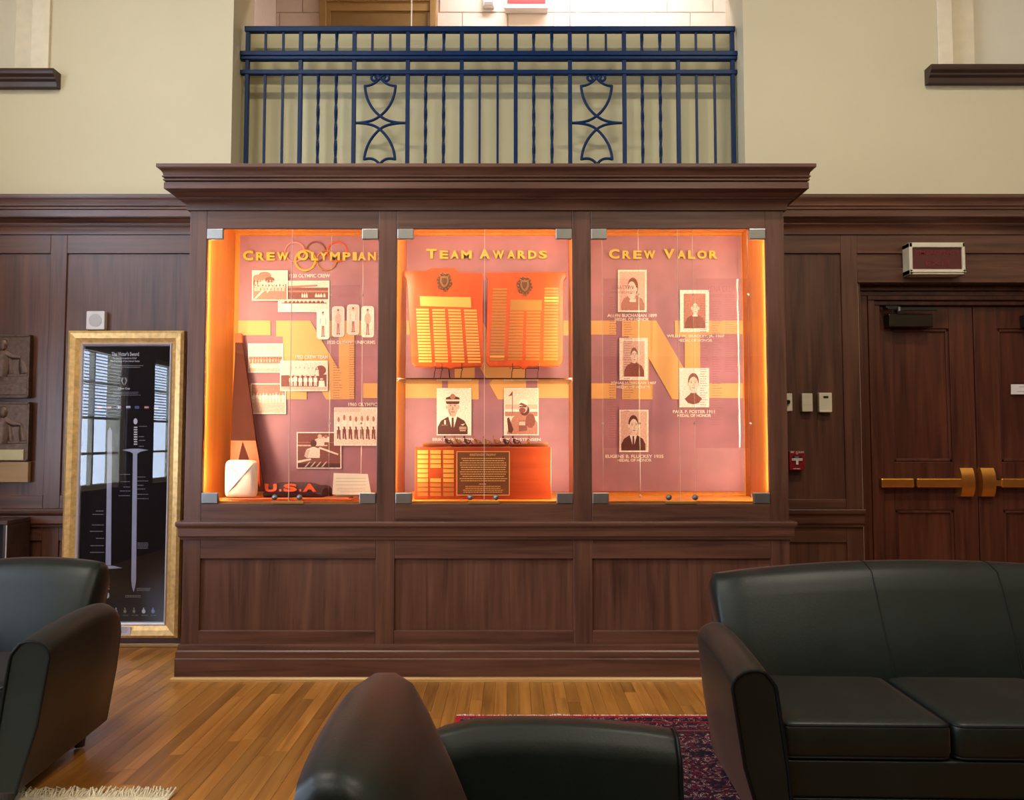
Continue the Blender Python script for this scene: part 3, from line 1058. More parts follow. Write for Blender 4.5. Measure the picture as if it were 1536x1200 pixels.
# ------------------------------------------------------------------ printed panels
PP = Plane((0, YP, 0), (0, -1, 0))
Zp1, Zp0 = P(727, 354, YP).z, P(727, 737, YP).z


def n_letter(u0):
    """block N: outline offsets in pixels from the left edge of its serif (116 wide, 118 high)"""
    out = [(0, 0), (51, 0), (94, 74), (94, 24), (79, 24), (79, 0), (130, 0), (130, 22), (117, 22), (117, 118), (75, 118), (40, 56), (40, 94), (46, 94), (46, 118), (0, 118), (0, 94), (10, 94), (10, 24), (0, 24)]
    return [(u0 + a, 481 + b) for a, b in out]


panels = []
PDEF = [('mauve printed backdrop with five rings and a gold block letter in the left case', CASE[0][0], CASE[0][1], 414.5, [(356, 406, 481, 503), (545, 583, 575, 597), (356, 400, 577, 598)]),
        ('mauve printed backdrop behind the two orange award plaques', CASE[1][0], CASE[1][1], 672, [(610, 663, 481, 502), (607, 663, 575, 597), (806, 858, 481, 503), (806, 858, 575, 597)]),
        ('mauve printed backdrop with gold block letter in the right case', CASE[2][0], CASE[2][1], 933, [(882, 924, 481, 502), (882, 924, 575, 598), (1063, 1114, 481, 501), (1063, 1114, 575, 597)])]
for i, (lab, x0, x1, nu, bands) in enumerate(PDEF):
    if i == 0:
        x0 = XX(356, YP)
    if i == 2:
        x1 = XX(1115, YP)
    p = thing('printed_backdrop', lab, 'panel', ((x0 + x1) / 2, YP, Zp0), 'printed panels at the back of the cases', kind='thing')
    obj('backing', MB().box(x0 + 0.001, x1 - 0.001, YP, YBK - 0.0005, Zp0, Zp1), 'panel', p)
    nl = MB().slab([PP.at(u, v, 0.0045) for u, v in n_letter(nu)], (0, 0.0035, 0))
    obj('block_letter', nl, 'gold_print', p)
    for (a, b, c, d) in bands:
        q = quad(PP, a, b, c, d, 0.0045)
        for w in q:
            w.x = max(x0 + 0.002, min(x1 - 0.002, w.x))
        obj('gold_band', MB().slab(q, (0, 0.0035, 0)), 'gold_print', p)
    panels.append(p)

# rings
for (cu, cv, mt, r) in ((442.7, 378.2, 'ring_pink', 14.6), (474.2, 377.9, 'ring_brown', 14.6), (506.2, 377.9, 'ring_red', 14.6), (458.4, 391, 'ring_gold', 14.8), (490.2, 391, 'ring_olive', 14.6)):
    pts = [PP.at(cu + r * math.cos(t * math.pi / 20), cv + r * math.sin(t * math.pi / 20), 0.004) for t in range(41)]
    obj('ring', MB().tube(pts, 0.0055 if mt != 'ring_gold' else 0.0075, 6), mt, panels[0], smooth=True)
for p, words in ((panels[0], [('CREW', 366, 438), ('OLYMPIANS', 447, 583)]), (panels[1], [('TEAM', 640, 712), ('AWARDS', 719.5, 824)]), (panels[2], [('CREW', 913, 987), ('VALOR', 995, 1079)])):
    v0, v1 = (377, 391.5) if p is panels[0] else (374.5, 389)
    for wd_ in words:
        mb = MB()
        small_caps(mb, [wd_], PP, v0, v1, 0.009, 0.008, 0.035)
        if p is panels[0]:
            for w in mb.v:
                w.x = min(w.x, CASE[0][1] - 0.002)
        obj('title_word', mb, 'gold_letter', p)
cap = MB()
text_on(cap, '1920 OLYMPIC CREW', PP, 434, 495, 411, 416.5, 0.002, 0.001, 0.02)
text_on(cap, '1920 OLYMPIC UNIFORMS', PP, 492, 563, 511, 516.5, 0.008, 0.001, 0.02)
text_on(cap, '1952 CREW TEAM', PP, 444, 492, 533, 538.5, 0.008, 0.001, 0.02)
text_on(cap, '1960 OLYMPIC', PP, 523, 566, 604, 609.5, 0.008, 0.001, 0.02)
obj('caption', cap, 'caption', panels[0])
cap = MB()
text_on(cap, 'ERIK S. KRISTENSEN', PP, 649, 712, 657, 661.5, 0.002, 0.001, 0.02)
text_on(cap, 'ERIK KRISTENSEN', PP, 750, 811, 657, 661.5, 0.002, 0.001, 0.02)
obj('caption', cap, 'caption', panels[1])
cap = MB()
for (s, u0, u1, v0, v1) in (('ALLEN BUCHANAN 1899', 910.7, 985, 471, 476), ('WILLIS W. BRADLEY, JR. 1907', 1000, 1086, 502, 507.5), ('JONAS H. INGRAM 1907', 916, 984, 572.5, 577.5), ('PAUL F. FOSTER 1911', 1009, 1071.6, 615, 620), ('EUGENE B. FLUCKEY 1935', 908, 995, 682, 687)):
    text_on(cap, s, PP, u0, u1, v0, v1, 0.006, 0.001, 0.025)
for (u0, u1, v0, v1) in ((922, 973, 477, 481.5), (1017, 1068, 508.5, 513), (924.7, 975, 578.5, 583), (1015.6, 1066, 621, 625.5), (925.6, 977, 688, 692.5)):
    text_on(cap, 'MEDAL OF HONOR', PP, u0, u1, v0, v1, 0.006, 0.001, 0.025)
obj('caption', cap, 'caption', panels[2])

# ------------------------------------------------------------------ photographs
def ell(cx, cy, rx, ry, t, n=18, a0=0, a1=360):
    return ([(cx + rx * math.cos(math.radians(a0 + (a1 - a0) * k / n)), cy + ry * math.sin(math.radians(a0 + (a1 - a0) * k / n))) for k in range(n if a1 - a0 >= 360 else n + 1)], t)


def rect(x0, y0, x1, y1, t):
    return ([(x0, y0), (x1, y0), (x1, y1), (x0, y1)], t)


def portrait(bgt, cx, cy, s, coat, skin, hair, collar, side=0.0, tie=False, cap_=False, bust=True):
    L = [rect(0, 0, 1, 1, bgt)]
    if bust:
        L.append(([(max(0, cx - 0.46), 0), (min(1, cx + 0.46), 0), (min(1, cx + 0.46), 0.16), (cx + 0.36, 0.30), (cx + 0.12, 0.40), (cx - 0.12, 0.40), (cx - 0.36, 0.30), (max(0, cx - 0.46), 0.16)], coat))
    else:
        L.append(([(cx - 0.32, 0.20), (cx - 0.2, 0.09), (cx, 0.05), (cx + 0.2, 0.09), (cx + 0.32, 0.20), (cx + 0.12, 0.33), (cx - 0.12, 0.33)], coat))
    L.append(([(cx - 0.09 * s, cy - 0.30 * s), (cx + 0.09 * s, cy - 0.30 * s), (cx + 0.10 * s, cy - 0.05), (cx - 0.10 * s, cy - 0.05)], skin - 1 if skin > 1 else skin))
    if collar == 'high':
        L.append(([(cx - 0.12, cy - 0.30 * s), (cx + 0.12, cy - 0.30 * s), (cx + 0.12, cy - 0.23 * s), (cx - 0.12, cy - 0.25 * s)], 5))
    elif collar == 'shirt':
        L.append(([(cx - 0.14, 0.40), (cx + 0.14, 0.40), (cx + 0.02, 0.10), (cx - 0.02, 0.10)], 5))
    elif collar == 'turtle':
        L.append(([(cx - 0.13, cy - 0.34 * s), (cx + 0.13, cy - 0.34 * s), (cx + 0.12, cy - 0.24 * s), (cx - 0.12, cy - 0.24 * s)], coat))
    if tie:
        L.append(([(cx - 0.03, 0.37), (cx + 0.03, 0.37), (cx + 0.04, 0.10), (cx, 0.06), (cx - 0.04, 0.10)], 0))
    L.append(ell(cx, cy + 0.035 * s, 0.182 * s, 0.215 * s, hair, 24))
    L.append(ell(cx - 0.19 * s + 0.06 * side, cy - 0.02, 0.03, 0.05, skin))
    L.append(ell(cx + 0.19 * s + 0.06 * side, cy - 0.02, 0.03, 0.05, skin))
    L.append(ell(cx + side * 0.035, cy - 0.045, 0.158 * s, 0.200 * s, skin, 24))
    L.append(ell(cx + side * 0.035 - 0.05 * s, cy - 0.10, 0.075 * s, 0.10 * s, max(1, skin - 1), 16))
    L.append(ell(cx + side * 0.035 + 0.02 * s, cy - 0.05, 0.125 * s, 0.165 * s, skin, 20))
    ex = cx + side * 0.06
    for e in (-0.07, 0.07):
        L.append(ell(ex + e * s, cy + 0.015, 0.026, 0.013, 1, 8))
        L.append(rect(ex + e * s - 0.035, cy + 0.045, ex + e * s + 0.035, cy + 0.058, 1))
    L.append(([(ex - 0.012, cy - 0.005), (ex + 0.014, cy - 0.005), (ex + 0.026, cy - 0.085), (ex - 0.024, cy - 0.085)], max(1, skin - 1)))
    L.append(rect(ex - 0.05, cy - 0.135, ex + 0.05, cy - 0.118, 1))
    if cap_:
        L.append(([(cx - 0.22, cy + 0.12), (cx + 0.22, cy + 0.12), (cx + 0.19, cy + 0.05), (cx - 0.19, cy + 0.05)], 0))
        L.append(([(cx - 0.21, cy + 0.11), (cx + 0.21, cy + 0.11), (cx + 0.22, cy + 0.15), (cx - 0.22, cy + 0.15)], 4))
        L.append(([(cx - 0.22, cy + 0.15), (cx + 0.22, cy + 0.15), (cx + 0.2, cy + 0.19), (cx + 0.09, cy + 0.22), (cx - 0.09, cy + 0.22), (cx - 0.2, cy + 0.19)], 0))
        L.append(ell(cx, cy + 0.215, 0.085, 0.06, 2))
    return L


def people_row(L, n, x0, x1, y, h, shirt, head, legs=None, seed=0):
    rnd = random.Random(seed)
    for k in range(n):
        x = x0 + (x1 - x0) * (k + 0.5) / n + rnd.uniform(-0.008, 0.008)
        w = (x1 - x0) / n * 0.42
        hh = h * rnd.uniform(0.92, 1.06)
        if legs is not None:
            L.append(([(x - w * 0.7, y), (x - w * 0.1, y), (x, y + hh * 0.45), (x + w * 0.2, y), (x + w * 0.75, y), (x + w * 0.7, y + hh * 0.5), (x - w * 0.7, y + hh * 0.5)], legs))
            L.append(([(x - w, y + hh * 0.42), (x + w, y + hh * 0.42), (x + w * 0.85, y + hh * 0.8), (x - w * 0.85, y + hh * 0.8)], shirt))
        else:
            L.append(([(x - w, y), (x + w, y), (x + w * 0.8, y + hh * 0.72), (x - w * 0.8, y + hh * 0.72)], shirt))
        L.append(ell(x, y + hh * 0.9, w * 0.5, hh * 0.13, head, 8))


def uniform_card(seed, tone):
    L = [rect(0, 0, 1, 1, tone)]
    rnd = random.Random(seed)
    L.append(([(0.36, 0.08), (0.47, 0.08), (0.5, 0.36), (0.53, 0.08), (0.64, 0.08), (0.62, 0.48), (0.38, 0.48)], 2))
    L.append(([(0.30, 0.44), (0.70, 0.44), (0.76, 0.72), (0.60, 0.80), (0.40, 0.80), (0.24, 0.72)], 5 if seed % 2 == 0 else 3))
    L.append(([(0.24, 0.72), (0.16, 0.50), (0.22, 0.48), (0.31, 0.66)], 3))
    L.append(([(0.76, 0.72), (0.84, 0.50), (0.78, 0.48), (0.69, 0.66)], 3))
    L.append(ell(0.5, 0.87, 0.11, 0.07, 3, 10))
    L.append(ell(0.5, 0.91, 0.11, 0.035, 1, 10))
    L.append(rect(0.33, 0.05, 0.48, 0.08, 0))
    L.append(rect(0.53, 0.05, 0.68, 0.08, 0))
    return L


def scene_crowd():
    L = [rect(0, 0, 1, 1, 2), rect(0, 0.55, 1, 1, 4)]
    for (x, y, r, t) in ((0.15, 0.75, 0.2, 2), (0.35, 0.85, 0.22, 2), (0.5, 0.7, 0.16, 1), (0.05, 0.6, 0.14, 1)):
        L.append(ell(x, y, r * 0.9 if x + r < 1 else 1 - x, min(r * 0.7, 0.99 - y), t, 14))
    people_row(L, 11, 0.05, 0.97, 0.42, 0.28, 4, 3, None, 1)
    people_row(L, 9, 0.02, 0.95, 0.30, 0.22, 3, 1, None, 2)
    L.append(([(0.02, 0.02), (0.10, 0.04), (0.34, 0.30), (0.26, 0.32)], 4))
    L.append(([(0.40, 0.25), (0.44, 0.25), (0.58, 0.48), (0.54, 0.50)], 4))
    L.append(([(0.3, 0.0), (1, 0.0), (1, 0.22), (0.55, 0.26)], 2))
    return L


def scene_boathouse():
    L = [rect(0, 0, 1, 1, 4), rect(0, 0.40, 1, 0.80, 1), ([(0, 0.76), (0.78, 0.84), (0.78, 0.90), (0, 0.84)], 2), rect(0, 0.64, 1, 0.70, 2)]
    people_row(L, 3, 0.45, 0.58, 0.46, 0.15, 4, 3, None, 5)
    people_row(L, 4, 0.72, 0.95, 0.47, 0.13, 4, 3, None, 6)
    L.append(rect(0.05, 0.255, 0.97, 0.28, 1))
    people_row(L, 10, 0.1, 0.92, 0.26, 0.10, 1, 2, None, 7)
    L.append(ell(0.18, 0.12, 0.08, 0.1, 5, 10))
    return L


def scene_bleacher():
    L = [rect(0, 0, 1, 1, 4), rect(0, 0.45, 1, 0.55, 2)]
    for k in range(9):
        L.append(rect(0.12 + k * 0.085, 0.74, 0.128 + k * 0.085, 0.97, 2))
    people_row(L, 11, 0.02, 0.98, 0.30, 0.22, 2, 1, None, 11)
    people_row(L, 10, 0.02, 0.98, 0.14, 0.20, 4, 2, None, 12)
    L.append(rect(0, 0.0, 1, 0.13, 3))
    return L


def scene_team():
    L = [rect(0, 0, 1, 1, 4), ([(0, 0), (1, 0), (1, 0.55), (0, 0.52)], 1), ell(0.87, 0.7, 0.12, 0.17, 1), rect(0, 0, 1, 0.12, 3)]
    people_row(L, 7, 0.18, 0.84, 0.50, 0.32, 4, 3, None, 21)
    people_row(L, 6, 0.16, 0.80, 0.14, 0.38, 5, 3, 4, 22)
    people_row(L, 1, 0.80, 0.97, 0.10, 0.30, 5, 3, None, 23)
    return L


def scene_line():
    L = [rect(0, 0, 1, 1, 3), rect(0, 0.62, 1, 1, 2)]
    people_row(L, 10, 0.02, 0.98, 0.36, 0.34, 5, 3, 4, 31)
    return L


def scene_shells():
    L = [rect(0, 0, 1, 1, 4)]
    people_row(L, 7, 0.02, 0.99, 0.16, 0.62, 5, 2, 1, 41)
    for k in range(7):
        L.append(([(0.06 + k * 0.14, 0.50), (0.10 + k * 0.14, 0.50), (0.14 + k * 0.14, 0.14), (0.11 + k * 0.14, 0.14)], 1))
    return L


def scene_rowers():
    L = [rect(0, 0, 1, 1, 1), rect(0, 0.62, 0.7, 0.66, 3), rect(0, 0.72, 1, 0.74, 2), rect(0, 0, 1, 0.12, 0)]
    L.append(([(0.0, 0.20), (0.0, 0.13), (0.32, 0.22), (0.30, 0.27)], 4))
    L.append(([(0.48, 0.56), (0.52, 0.60), (0.96, 0.40), (0.94, 0.36)], 4))
    for (x, y, s, hd) in ((0.66, 0.74, 0.55, 2), (0.52, 0.64, 0.7, 3), (0.37, 0.28, 1.0, 0)):
        L.append(([(x - 0.17 * s, y), (x + 0.15 * s, y), (x + 0.15 * s, y + 0.26 * s), (x, y + 0.33 * s), (x - 0.15 * s, y + 0.26 * s)], 4))
        L.append(([(x - 0.17 * s, y + 0.24 * s), (x - 0.22 * s, y + 0.05 * s), (x - 0.15 * s, y), (x - 0.08 * s, y + 0.22 * s)], 3))
        L.append(ell(x, min(0.9, y + 0.42 * s), 0.075 * s, 0.10 * s, hd, 12))
    for k in range(4):
        L.append(([(0.16 + k * 0.13, 0.02), (0.20 + k * 0.13, 0.02), (0.30 + k * 0.13, 0.17), (0.27 + k * 0.13, 0.17)], 3))
    return L


def scene_soldier():
    L = [rect(0, 0, 1, 1, 4), rect(0, 0.40, 1, 0.50, 2), rect(0, 0.56, 1, 0.66, 3), rect(0, 0.5, 1, 0.54, 5)]
    L.append(rect(0.215, 0.46, 0.235, 0.95, 1))
    L.append(([(0.10, 0.84), (0.225, 0.95), (0.225, 0.86)], 1))
    L.append(([(0.05, 0.0), (1.0, 0.0), (1.0, 0.25), (0.82, 0.44), (0.62, 0.50), (0.42, 0.48), (0.22, 0.36)], 2))
    L.append(([(0.42, 0.30), (0.66, 0.30), (0.68, 0.08), (0.42, 0.06)], 1))
    L.append(rect(0.43, 0.20, 0.62, 0.28, 3))
    L.append(ell(0.78, 0.30, 0.15, 0.16, 1))
    L.append(ell(0.6, 0.53, 0.15, 0.12, 0))
    L.append(ell(0.56, 0.59, 0.13, 0.12, 3))
    L.append(ell(0.53, 0.53, 0.10, 0.06, 1))
    L.append(ell(0.56, 0.68, 0.14, 0.09, 5))
    L.append(([(0.42, 0.66), (0.66, 0.60), (0.68, 0.64), (0.5, 0.70)], 1))
    L.append(rect(0.44, 0.595, 0.64, 0.625, 0))
    L.append(([(0.06, 0.35), (0.12, 0.38), (0.26, 0.10), (0.20, 0.02), (0.10, 0.05)], 0))
    return L


PHOTO_GROUP = 'photographs mounted in the display cases'


def photograph(label, u0, u1, v0, v1, shapes, lift, border=1.6, mount_tone=5, rounded=False, clipx=None):
    back = 0.0056 if lift < 0.0145 else 0.0128
    lift = 0.0095 if lift < 0.0145 else 0.0165
    Y = YP - lift
    pl = Plane((0, Y, 0), (0, -1, 0))
    c = pl.at((u0 + u1) / 2, v1)
    t = thing('photograph', label, 'photograph', c, PHOTO_GROUP)
    if rounded:
        r = 4.5
        pts = []
        for (cx, cy, a0) in ((u1 - r, v0 + r, 0), (u0 + r, v0 + r, 90), (u0 + r, v1 - r, 180), (u1 - r, v1 - r, 270)):
            for k in range(5):
                a = math.radians(a0 + 90 * k / 4)
                pts.append(pl.at(cx + r * math.cos(a), cy - r * math.sin(a)))
        obj('mount', MB().slab(pts, (0, lift - back, 0)), PT[mount_tone], t)
    else:
        obj('mount', MB().slab(quad(pl, u0, u1, v0, v1), (0, lift - back, 0)), PT[mount_tone], t)
    mb = MB()
    a, b, d, e = u0 + border, u1 - border, v0 + border, v1 - border
    for k, (pts, tone) in enumerate(shapes):
        pp = []
        for (x, y) in pts:
            x, y = max(0, min(1, x)), max(0, min(1, y))
            pp.append(pl.at(a + (b - a) * x, e + (d - e) * y, 0.0003 + 0.00005 * k))
        mb.slab(pp, (0, 0.00025 + 0.00005 * k, 0), tone)
    obj('print', mb, PT, t)
    return t


L0 = 0.008
photograph('sepia photograph of a crowd under trees, topmost picture in the left case', 378, 431.5, 405.5, 451, scene_crowd(), 0.016)
photograph('sepia photograph of a long boathouse, right of and below the crowd picture', 417, 494, 421, 468, scene_boathouse(), L0)
for k, (u0, u1, v0, v1) in enumerate(((475, 494, 463, 509), (498, 516.5, 459.5, 505.5), (520.5, 539, 456.6, 502), (542, 561, 459, 506))):
    photograph(['first', 'second', 'third', 'fourth'][k] + ' from the left of the four rounded uniform figure cards', u0, u1, v0, v1, uniform_card(k, (5, 4, 4, 5)[k]), (0.016, 0.009, 0.009, 0.012)[k], 1.8, 5, True)
photograph('pale sepia photograph of a team under bleacher posts, beside the tall dark oar', 372, 425, 515, 559, scene_bleacher(), 0.009)
photograph('wide sepia group photograph of a crew seated in two rows in the left case', 420, 491.5, 541, 586.5, scene_team(), 0.016)
photograph('faint sepia photograph of a line of oarsmen below the bleacher picture', 376, 429, 575, 621, scene_line(), 0.008)
photograph('sepia photograph of oarsmen standing in a row, at the right edge of the left case', 501, 566.5, 611, 668.5, scene_shells(), 0.016)
photograph('dark sepia photograph of rowers in a boat, lowest picture in the left case', 445, 512, 648, 703, scene_rowers(), 0.009)
photograph('portrait of an officer in a peaked cap above the wooden trophy', 655, 707, 582, 653, portrait(5, 0.46, 0.62, 0.95, 0, 3, 4, 'shirt', 0, True, True) + [rect(0.20, 0.22, 0.25, 0.31, 5), rect(0.68, 0.07, 0.86, 0.09, 3), rect(0.66, 0.11, 0.88, 0.13, 3), rect(0.66, 0.145, 0.88, 0.165, 3), ([(0.70, 0.21), (0.84, 0.24), (0.78, 0.19)], 4), rect(0.12, 0.20, 0.30, 0.205, 3)], 0.009)
sd = photograph('portrait of a bearded man in field gear and pale cap above the trophy', 756, 808, 582, 653, scene_soldier(), 0.009)
photograph('portrait in profile of a man with bare forehead, topmost in the right case', 926.8, 970, 404.8, 468, portrait(3, 0.52, 0.56, 1.15, 2, 4, 1, 'high', -1.2), 0.009, 2.5)
photograph('portrait in dark tunic with a wide pale border, upper right of the right case', 1020, 1063.7, 435, 498, portrait(2, 0.52, 0.60, 0.85, 1, 4, 2, 'high', 0.2), 0.009, 5.5)
photograph('portrait of a dark haired man in plain tunic, middle left of the right case', 929.3, 971.7, 506.8, 570, portrait(3, 0.52, 0.60, 0.9, 1, 4, 1, 'turtle', 0.2), 0.009, 5.0)
photograph('portrait on white ground with dark turtleneck bust, lower right of the right case', 1019, 1063.7, 552, 611, portrait(5, 0.47, 0.62, 1.1, 1, 4, 1, 'turtle', 0.0, False, False, False), 0.009, 1.6)
photograph('portrait of a man with spectacles and tie, lowest in the right case', 929, 972.7, 614.6, 678, portrait(3, 0.48, 0.64, 1.05, 0, 4, 0, 'shirt', 0.4, True), 0.009, 2.2)

# clear hanging sheets with name lists
def hanging_sheet(label, u0, u1, v0, v1, Y, blocks, title=None):
    pl = Plane((0, Y, 0), (0, -1, 0))
    t = thing('acrylic_sheet', label, 'acrylic sheet', pl.at((u0 + u1) / 2, v1), 'clear name sheets hung on wires')
    obj('sheet', MB().slab(quad(pl, u0, u1, v0, v1), (0, 0.003, 0)), 'acrylic', t)
    mb = MB()
    for (a, b, c, d, rows) in blocks:
        dashes(mb, pl, a, b, c, d, rows, 0.0012, 0.22, False, 0, 0.5)
    for (s, a, b, c, d) in (title or []):
        text_on(mb, s, pl, a, b, c, d, 0.001, 0.0006)
    obj('name_list', mb, 'faint_print', t)


YS = YP - 0.16
hanging_sheet('clear hanging sheet with faint names at the left of the right case', 905, 957, 418, 672, YS, [(914, 926, 446, 660, 60), (936, 950, 480, 620, 40)], [('USNA CREW', 918, 950, 428, 434), ('AWARD RECIPIENTS', 915, 952, 437, 440)])
hanging_sheet('clear hanging sheet with faint names at the right of the right case', 1044, 1122, 418, 672, YS, [(1050, 1062, 448, 610, 46), (1068, 1083, 452, 640, 52), (1088, 1112, 446, 560, 34)], [('USNA CREW', 1062, 1104, 429, 438), ('AWARD RECIPIENTS', 1064, 1110, 441, 446)])
hanging_sheet('clear hanging sheet with faint names at the right of the left case', 496, 541, 428, 618, YS, [(500, 514, 540, 600, 16), (524, 538, 515, 605, 26)], [('USNA CREW', 508, 534, 440, 446)])
WIRES = [(495, 'left wire of the clear sheet in the left case'), (543, 'right wire of the clear sheet in the left case'), (904, 'leftmost hanging wire in the right case'), (959, 'second hanging wire from the left in the right case'), (1041, 'third hanging wire from the left in the right case'), (1124, 'rightmost hanging wire in the right case')]
for (u, lab) in WIRES:
    c = P(u, 560, YS - 0.004)
    t = thing('display_wire', 'thin steel ' + lab, 'wire', (c.x, c.y, ZF), 'hanging wires in the cases')
    obj('wire', MB().tube([(c.x, c.y, ZF + 0.003), (c.x, c.y, ZCEIL - 0.003)], 0.0011, 6), 'chrome', t, smooth=True)
    for vv in (442, 635):
        zz = P(u, vv, YS).z
        obj('clamp', MB().disc((c.x, c.y - 0.006, zz), (0, 1, 0), 0.007, 0.009, 10), 'chrome', t)
    obj('anchor', MB().disc((c.x, c.y, ZF + 0.0006), (0, 0, 1), 0.006, 0.02, 10, 0, 0.003), 'chrome', t)
    obj('anchor', MB().disc((c.x, c.y, ZCEIL - 0.0006), (0, 0, -1), 0.006, 0.03, 10, 0, 0.003), 'chrome', t)


# ------------------------------------------------------------------ award plaques on wire easels
def crest(mb, pl, cu, cv, s, lift):
    ring = []
    for k in range(24):
        a = 2 * math.pi * k / 24
        rr = (1.0 + 0.08 * math.sin(6 * a))
        ring.append(pl.at(cu + 11.5 * s * rr * math.cos(a), cv + 13 * s * rr * math.sin(a), lift + 0.003))
    mb.slab(ring, -pl.n * 0.004, 0)
    sh = [(-6, -8), (6, -8), (6.5, 0), (4, 6), (0, 9.5), (-4, 6), (-6.5, 0)]
    mb.slab([pl.at(cu + a * s, cv + b * s, lift + 0.007) for a, b in sh], -pl.n * 0.004, 1)
    mb.slab([pl.at(cu + a * 0.6 * s, cv + b * 0.6 * s, lift + 0.010) for a, b in sh], -pl.n * 0.003, 0)
    mb.slab([pl.at(cu + a * s, cv + b * s, lift + 0.009) for a, b in ((-1, -9), (1, -9), (1, 9), (-1, 9))], -pl.n * 0.003, 1)
    for k in range(14):
        a = 2 * math.pi * k / 14
        c = pl.at(cu + 10.0 * s * math.cos(a), cv + 11.3 * s * math.sin(a), lift + 0.004)
        mb.ball(c, 0.0042, 0.0042, 0.0042, 6, 4, 1)
    for dx in (-5, 0, 5):
        mb.ball(pl.at(cu + dx * s, cv - 12 * s, lift + 0.005), 0.006, 0.005, 0.007, 6, 4, 1)
    for dx in (-3, 0, 3):
        mb.ball(pl.at(cu + dx * s, cv + 14 * s, lift + 0.004), 0.004, 0.004, 0.006, 6, 4, 1)


def plaque(label, outline, pl, cols, title, crest_c, plate_mats, seed):
    rnd = random.Random(seed)
    cx = sum(p[0] for p in outline) / len(outline)
    c = pl.at(cx, 552)
    t = thing('award_plaque', label, 'plaque', c, 'award plaques on the glass shelf')
    obj('board', MB().slab([pl.at(u, v) for u, v in outline], -pl.n * 0.022), 'plaque', t, bevel=0.004)
    meshes = {}
    w = 0.0745 if seed == 1 else 0.083
    hgt = 0.0118
    for mt in plate_mats:
        meshes[mt] = unit_mesh('nameplate', MB().box(-w / 2, w / 2, -hgt / 2, hgt / 2, 0, 0.0015), mt)
    rot = pl.rot()
    for ci, (ua, va, ub, vb, n, special) in enumerate(cols):
        for k in range(n):
            f = k / (n - 1)
            cc = pl.at(ua + (ub - ua) * f, va + (vb - va) * f, 0.0004)
            mt = plate_mats[0] if k not in special else plate_mats[-1]
            shared('nameplate', meshes[mt], t, cc, rot)
    obj('title_plate', MB().slab([pl.at(u, v, 0.002) for u, v in title], -pl.n * 0.0018), plate_mats[0], t)
    cm = MB()
    crest(cm, pl, crest_c[0], crest_c[1], 1.0, 0.001)
    obj('crest', cm, ['bronze_mid', 'bronze_small'], t)
    return t


PLN = Plane(P(665, 552, YF + 0.17), (0.05, -1, 0.20))
PLN2 = Plane(P(790, 552, YF + 0.17), (-0.02, -1, 0.20))
plaque('orange cherry award plaque with stepped top and bright brass nameplates on the shelf',
       [(606, 406), (638.5, 406), (646.8, 401.3), (681, 401.3), (689, 408), (724.5, 409), (725.5, 418), (724, 421), (725, 543), (722, 549.5), (682, 551), (676, 553.5), (670, 551), (623, 549.7), (617, 544), (609.5, 419), (606, 415)],
       PLN, [(633.6, 464.5, 638, 542, 18, ()), (657.8, 465, 662.5, 542, 18, ()), (681.5, 465.5, 687.3, 542.5, 18, ()), (705.3, 466, 711.5, 543, 18, ())],
       [(629.6, 444.5), (706, 446), (707, 461.5), (630.5, 459)], (666.5, 423), ['brass_plate'], 1)
plaque('orange cherry award plaque with flat top and dull brass nameplates on the shelf',
       [(729, 408), (850, 407.4), (850, 415.6), (846, 420), (844.5, 543.5), (838, 549.3), (792, 549.3), (785, 553.5), (778, 549.3), (734, 549.7), (729, 543), (732, 420), (729, 415)],
       PLN2, [(750, 434, 745.5, 539.5, 24, (22,)), (775, 469, 772.5, 539, 16, ()), (800.5, 469, 799, 539, 16, ()), (827.3, 433, 825.8, 539, 24, (3, 4))],
       [(766, 450), (813, 450), (812.5, 466), (765, 466)], (787, 429), ['brass_dull', 'brass_plate'], 2)
for pl, uu, lab in ((PLN, (653, 663, 693), 'black wire easel under the stepped-top plaque'), (PLN2, (769, 808), 'black wire easel under the flat-top plaque')):
    cu = sum(uu) / len(uu)
    base = pl.at(cu, 552)
    t = thing('plate_easel', lab, 'easel', (base.x, base.y, ZSH), 'wire easels on the glass shelf')
    for u in uu:
        a = pl.at(u, 549, 0.012)
        x = a.x
        yb = a.y
        hz = pl.at(u, 550, 0.004)
        obj('leg', MB().tube([(x, yb - 0.004, a.z + 0.012), (x, yb - 0.006, a.z - 0.004), (hz.x, hz.y + 0.02, hz.z - 0.018), (x - 0.004, yb + 0.01, hz.z - 0.03), (x - 0.006, yb - 0.02, ZSH + 0.0035)], 0.003, 6), 'black', t, smooth=True)
    a, b = pl.at(uu[0], 550, -0.03), pl.at(uu[-1], 550, -0.03)
    obj('cross_wire', MB().tube([(a.x, a.y, a.z), (b.x, b.y, b.z)], 0.003, 6), 'black', t, smooth=True)
    obj('back_leg', MB().tube([((a.x + b.x) / 2, a.y, a.z), ((a.x + b.x) / 2, a.y + 0.10, ZSH + 0.0035)], 0.003, 6), 'black', t, smooth=True)

